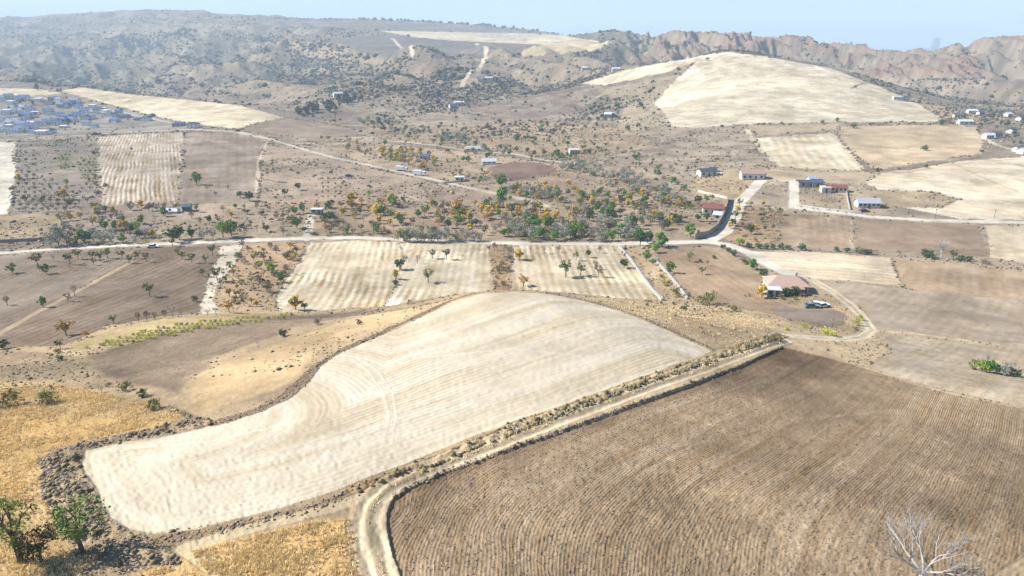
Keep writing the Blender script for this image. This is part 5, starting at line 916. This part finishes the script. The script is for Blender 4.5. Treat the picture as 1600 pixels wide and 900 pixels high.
# walls and channels
def wall(name, pts, hh, th, mat, label, cat='wall', cop=None, ymin=None):
    P = wpoly(pts, False, None, ymin, step=6); m = MB(); V = []; c = MB()
    for i, (x, y) in enumerate(P):
        a = P[max(i - 1, 0)]; b = P[min(i + 1, len(P) - 1)]; d = (b - a) / (np.hypot(*(b - a)) + 1e-9); nx, ny = -d[1] * th / 2, d[0] * th / 2; z = zat(x, y)
        V += [(x + nx, y + ny, z - .5), (x - nx, y - ny, z - .5), (x - nx, y - ny, z + hh), (x + nx, y + ny, z + hh)]
    Fs = []
    for i in range(len(P) - 1):
        for k in range(4): Fs.append((4 * i + k, 4 * i + (k + 1) % 4, 4 * i + 4 + (k + 1) % 4, 4 * i + 4 + k))
    Fs += [(0, 1, 2, 3), tuple(4 * (len(P) - 1) + k for k in (3, 2, 1, 0))]
    return tag(mesh_obj(name, V, Fs, mat), label, cat)
STONE = flat_mat('wall_stone', (.28, .25, .22), var=.2, scale=1.2)
wall('garden_wall', [(1137, 312), (1135, 325), (1129, 342), (1120, 358), (1106, 369), (1085, 374)], 2.5, .5, STONE, 'tall dark stone wall round the garden beside the lane')
wall('garden_wall', [(1136, 311), (1115, 306), (1090, 300)], 1.2, .3, WALLW, 'low white wall closing the garden on the uphill side')
wall('concrete_channel', [(967, 386), (985, 406), (1003, 432), (1020, 455), (1035, 470)], .7, .7, CONC, 'raised concrete channel beside the third striped field', 'channel')
wall('concrete_channel', [(1022, 405), (1045, 430), (1062, 450), (1074, 468)], .6, .6, CONC, 'second raised concrete channel next to the tan field', 'channel')
wall('yard_wall', [(1245, 322), (1290, 328), (1345, 333)], .9, .3, WALLW, 'low white yard wall along the farm road')
wall('yard_wall', [(1322, 298), (1324, 312), (1328, 331)], 1.1, .25, CONC, 'thin grey yard wall dividing the farm plots')
wall('stone_bank', [(0, 379), (60, 376), (78, 373)], 1.3, .6, STONE, 'grey stone bank above the main road by the willows', 'bank')
0 and wall('ditch_wall', [(147, 572), (156, 566), (165, 557)], 0.2, .4, STONE, 'short dark broken wall on the grey slope')
wall('yard_wall', [(690, 287), (716, 284)], 1.0, .3, WALLW, 'white wall beside the roadside shed')
wall('field_wall', [(415, 281), (435, 285), (448, 286)], .7, .5, STONE, 'short low wall on the tan slope above the trees')
# poles
def pole(px, py, hp, label, ymin=None):
    x, y, z = spot(px, py, ymin); h = metres(hp, x, y, z); o = tag(empty('utility_pole', (x, y, z), .2), label, 'utility pole', 'utility poles'); r = h * .018
    m = MB(); m.tube([(0, 0, -1), (0, 0, h)], [r * 1.3, r], 8); m.out('pole', BARK, o)
    m = MB(); m.box(-h * .09, h * .09, -r, r, h * .9, h * .9 + 2 * r); m.out('crossarm', BARK, o)
pole(525, 195, 17, 'utility pole above the mauve ploughed field'); pole(722, 176, 20, 'utility pole below the hill hamlet'); pole(1300, 512, 14, 'thin utility pole on the rounded dark field'); pole(1553, 341, 14, 'utility pole beside the farm road'); pole(1461, 340, 14, 'utility pole on the pale field above the road')
# vehicles
PAINT = flat_mat('paint_white', (.75, .76, .78), .3, .02); PAINTB = flat_mat('paint_blue', (.06, .08, .13), .3, .02); TYRE = flat_mat('tyre_rubber', (.02, .02, .02), .8)
def vehicle(px, py, rz, paint, label, truck=False, ymin=None):
    x, y, z = spot(px, py, ymin); o = tag(empty('truck' if truck else 'parked_car', (x, y, z), rz), label, 'truck' if truck else 'car')
    L = 7.5 if truck else 4.3; m = MB()
    if truck:
        m.box(-L / 2, L * .22, -1.15, 1.15, .9, 3.0); m.out('cargo_box', paint, o); m = MB(); m.box(L * .25, L / 2, -1.05, 1.05, .6, 2.5); m.out('cab', paint, o)
        m = MB(); m.box(L / 2 - .02, L / 2 + .03, -.9, .9, 1.5, 2.3); m.out('windscreen', GLASS, o)
    else:
        m.add([(-2.15, -.85, .35), (2.15, -.85, .35), (2.15, .85, .35), (-2.15, .85, .35), (-2.1, -.85, .95), (2.1, -.85, .8), (2.1, .85, .8), (-2.1, .85, .95)], [(0, 3, 2, 1), (4, 5, 6, 7), (0, 1, 5, 4), (1, 2, 6, 5), (2, 3, 7, 6), (3, 0, 4, 7)]); m.out('body', paint, o)
        m = MB(); m.add([(-1.6, -.78, .9), (1.0, -.78, .86), (1.0, .78, .86), (-1.6, .78, .9), (-1.2, -.65, 1.42), (.35, -.65, 1.42), (.35, .65, 1.42), (-1.2, .65, 1.42)], [(0, 1, 5, 4), (1, 2, 6, 5), (2, 3, 7, 6), (3, 0, 4, 7)]); m.out('windows', GLASS, o)
        m = MB(); m.box(-1.2, .35, -.66, .66, 1.42, 1.46); m.out('roof_panel', paint, o)
    for sx in (-1, 1):
        for sy in (-1, 1):
            m = MB(); xx = sx * L * .31; m.tube([(xx, sy * .98, .36), (xx, sy * .74, .36)], [.36, .36], 12); m.F.append(tuple(range(12))); m.M.append(0); m.out('wheel', TYRE, o)
vehicle(628, 267, -.25, PAINT, 'white truck on the valley road, higher one', True); vehicle(655, 274, -.25, PAINT, 'white truck on the valley road beside the lone bush', True)
vehicle(546, 276, 0.1, PAINTB, 'blue car parked on the tan slope'); vehicle(1267, 481, .1, flat_mat('paint_grey', (.2, .2, .21), .4, .02), 'dark car parked in the villa yard'); vehicle(1277, 479, -.2, PAINT, 'white car beside the dark car'); vehicle(1285, 480, .4, PAINT, 'second white car in the villa yard'); vehicle(1350, 331, 0, PAINTB, 'dark car parked in front of the grey white barn')
vehicle(240, 387, .1, PAINT, 'white car on the main road near the willows')
print('PLANTS', NPL, 'scrub', len(x_), 'tufts', int(kg.sum()), 'weeds', len(wx))
# ------------------------------------------------------------------ the distant plain, its mountains and the air
PL = -272 + CAMZ
m = MB(); nx = 40
o = mesh_obj('plain_ground', [(-24000, 2500, PL), (24000, 2500, PL), (24000, 27000, PL), (-24000, 27000, PL)], [(0, 1, 2, 3)], flat_mat('plain', (.26, .23, .18), var=.25, scale=.0012)); o['kind'] = 'structure'
xs = np.linspace(-16000, 20000, 260); ys = np.linspace(13500, 19000, 40); MX, MY = np.meshgrid(xs, ys); t = (ys - ys[0]) / (ys[-1] - ys[0])
prof = np.sin(np.pi * np.clip(t, 0, 1))[:, None]
MZ = PL - 10 + prof * (60 + 620 * fbm(MX.astype(np.float32), MY.astype(np.float32), 5200, 5, 40.) ** 1.0)
idx = np.arange(MX.size).reshape(MX.shape)
o = fast_mesh('far_mountains', np.stack([MX, MY, MZ], -1).reshape(-1, 3), np.stack([idx[:-1, :-1], idx[:-1, 1:], idx[1:, 1:], idx[1:, :-1]], -1).reshape(-1, 4), flat_mat('mountain', (.22, .2, .17), var=.2, scale=.001), 4); o['kind'] = 'structure'
o.data.polygons.foreach_set('use_smooth', np.ones(len(o.data.polygons), bool))
ZTOP = max(float(ZT.max()) + CAMZ, float(MZ.max()), CAMZ) + 12
m = MB(); m.box(-25000, 25000, -200, 28000, PL - 11.5, ZTOP)
hm = bpy.data.materials.new('haze'); hm.use_nodes = True; hn = hm.node_tree; hn.nodes.clear(); ou = hn.nodes.new('ShaderNodeOutputMaterial'); pv = hn.nodes.new('ShaderNodeVolumePrincipled')
pv.inputs['Color'].default_value = (.67, .84, 1.0, 1); pv.inputs['Density'].default_value = HAZE; pv.inputs['Anisotropy'].default_value = 0.0
hn.links.new(pv.outputs[0], ou.inputs['Volume']); o = m.out('haze', hm); o['kind'] = 'stuff'; o['label'] = 'thin blue daytime haze over the whole valley'
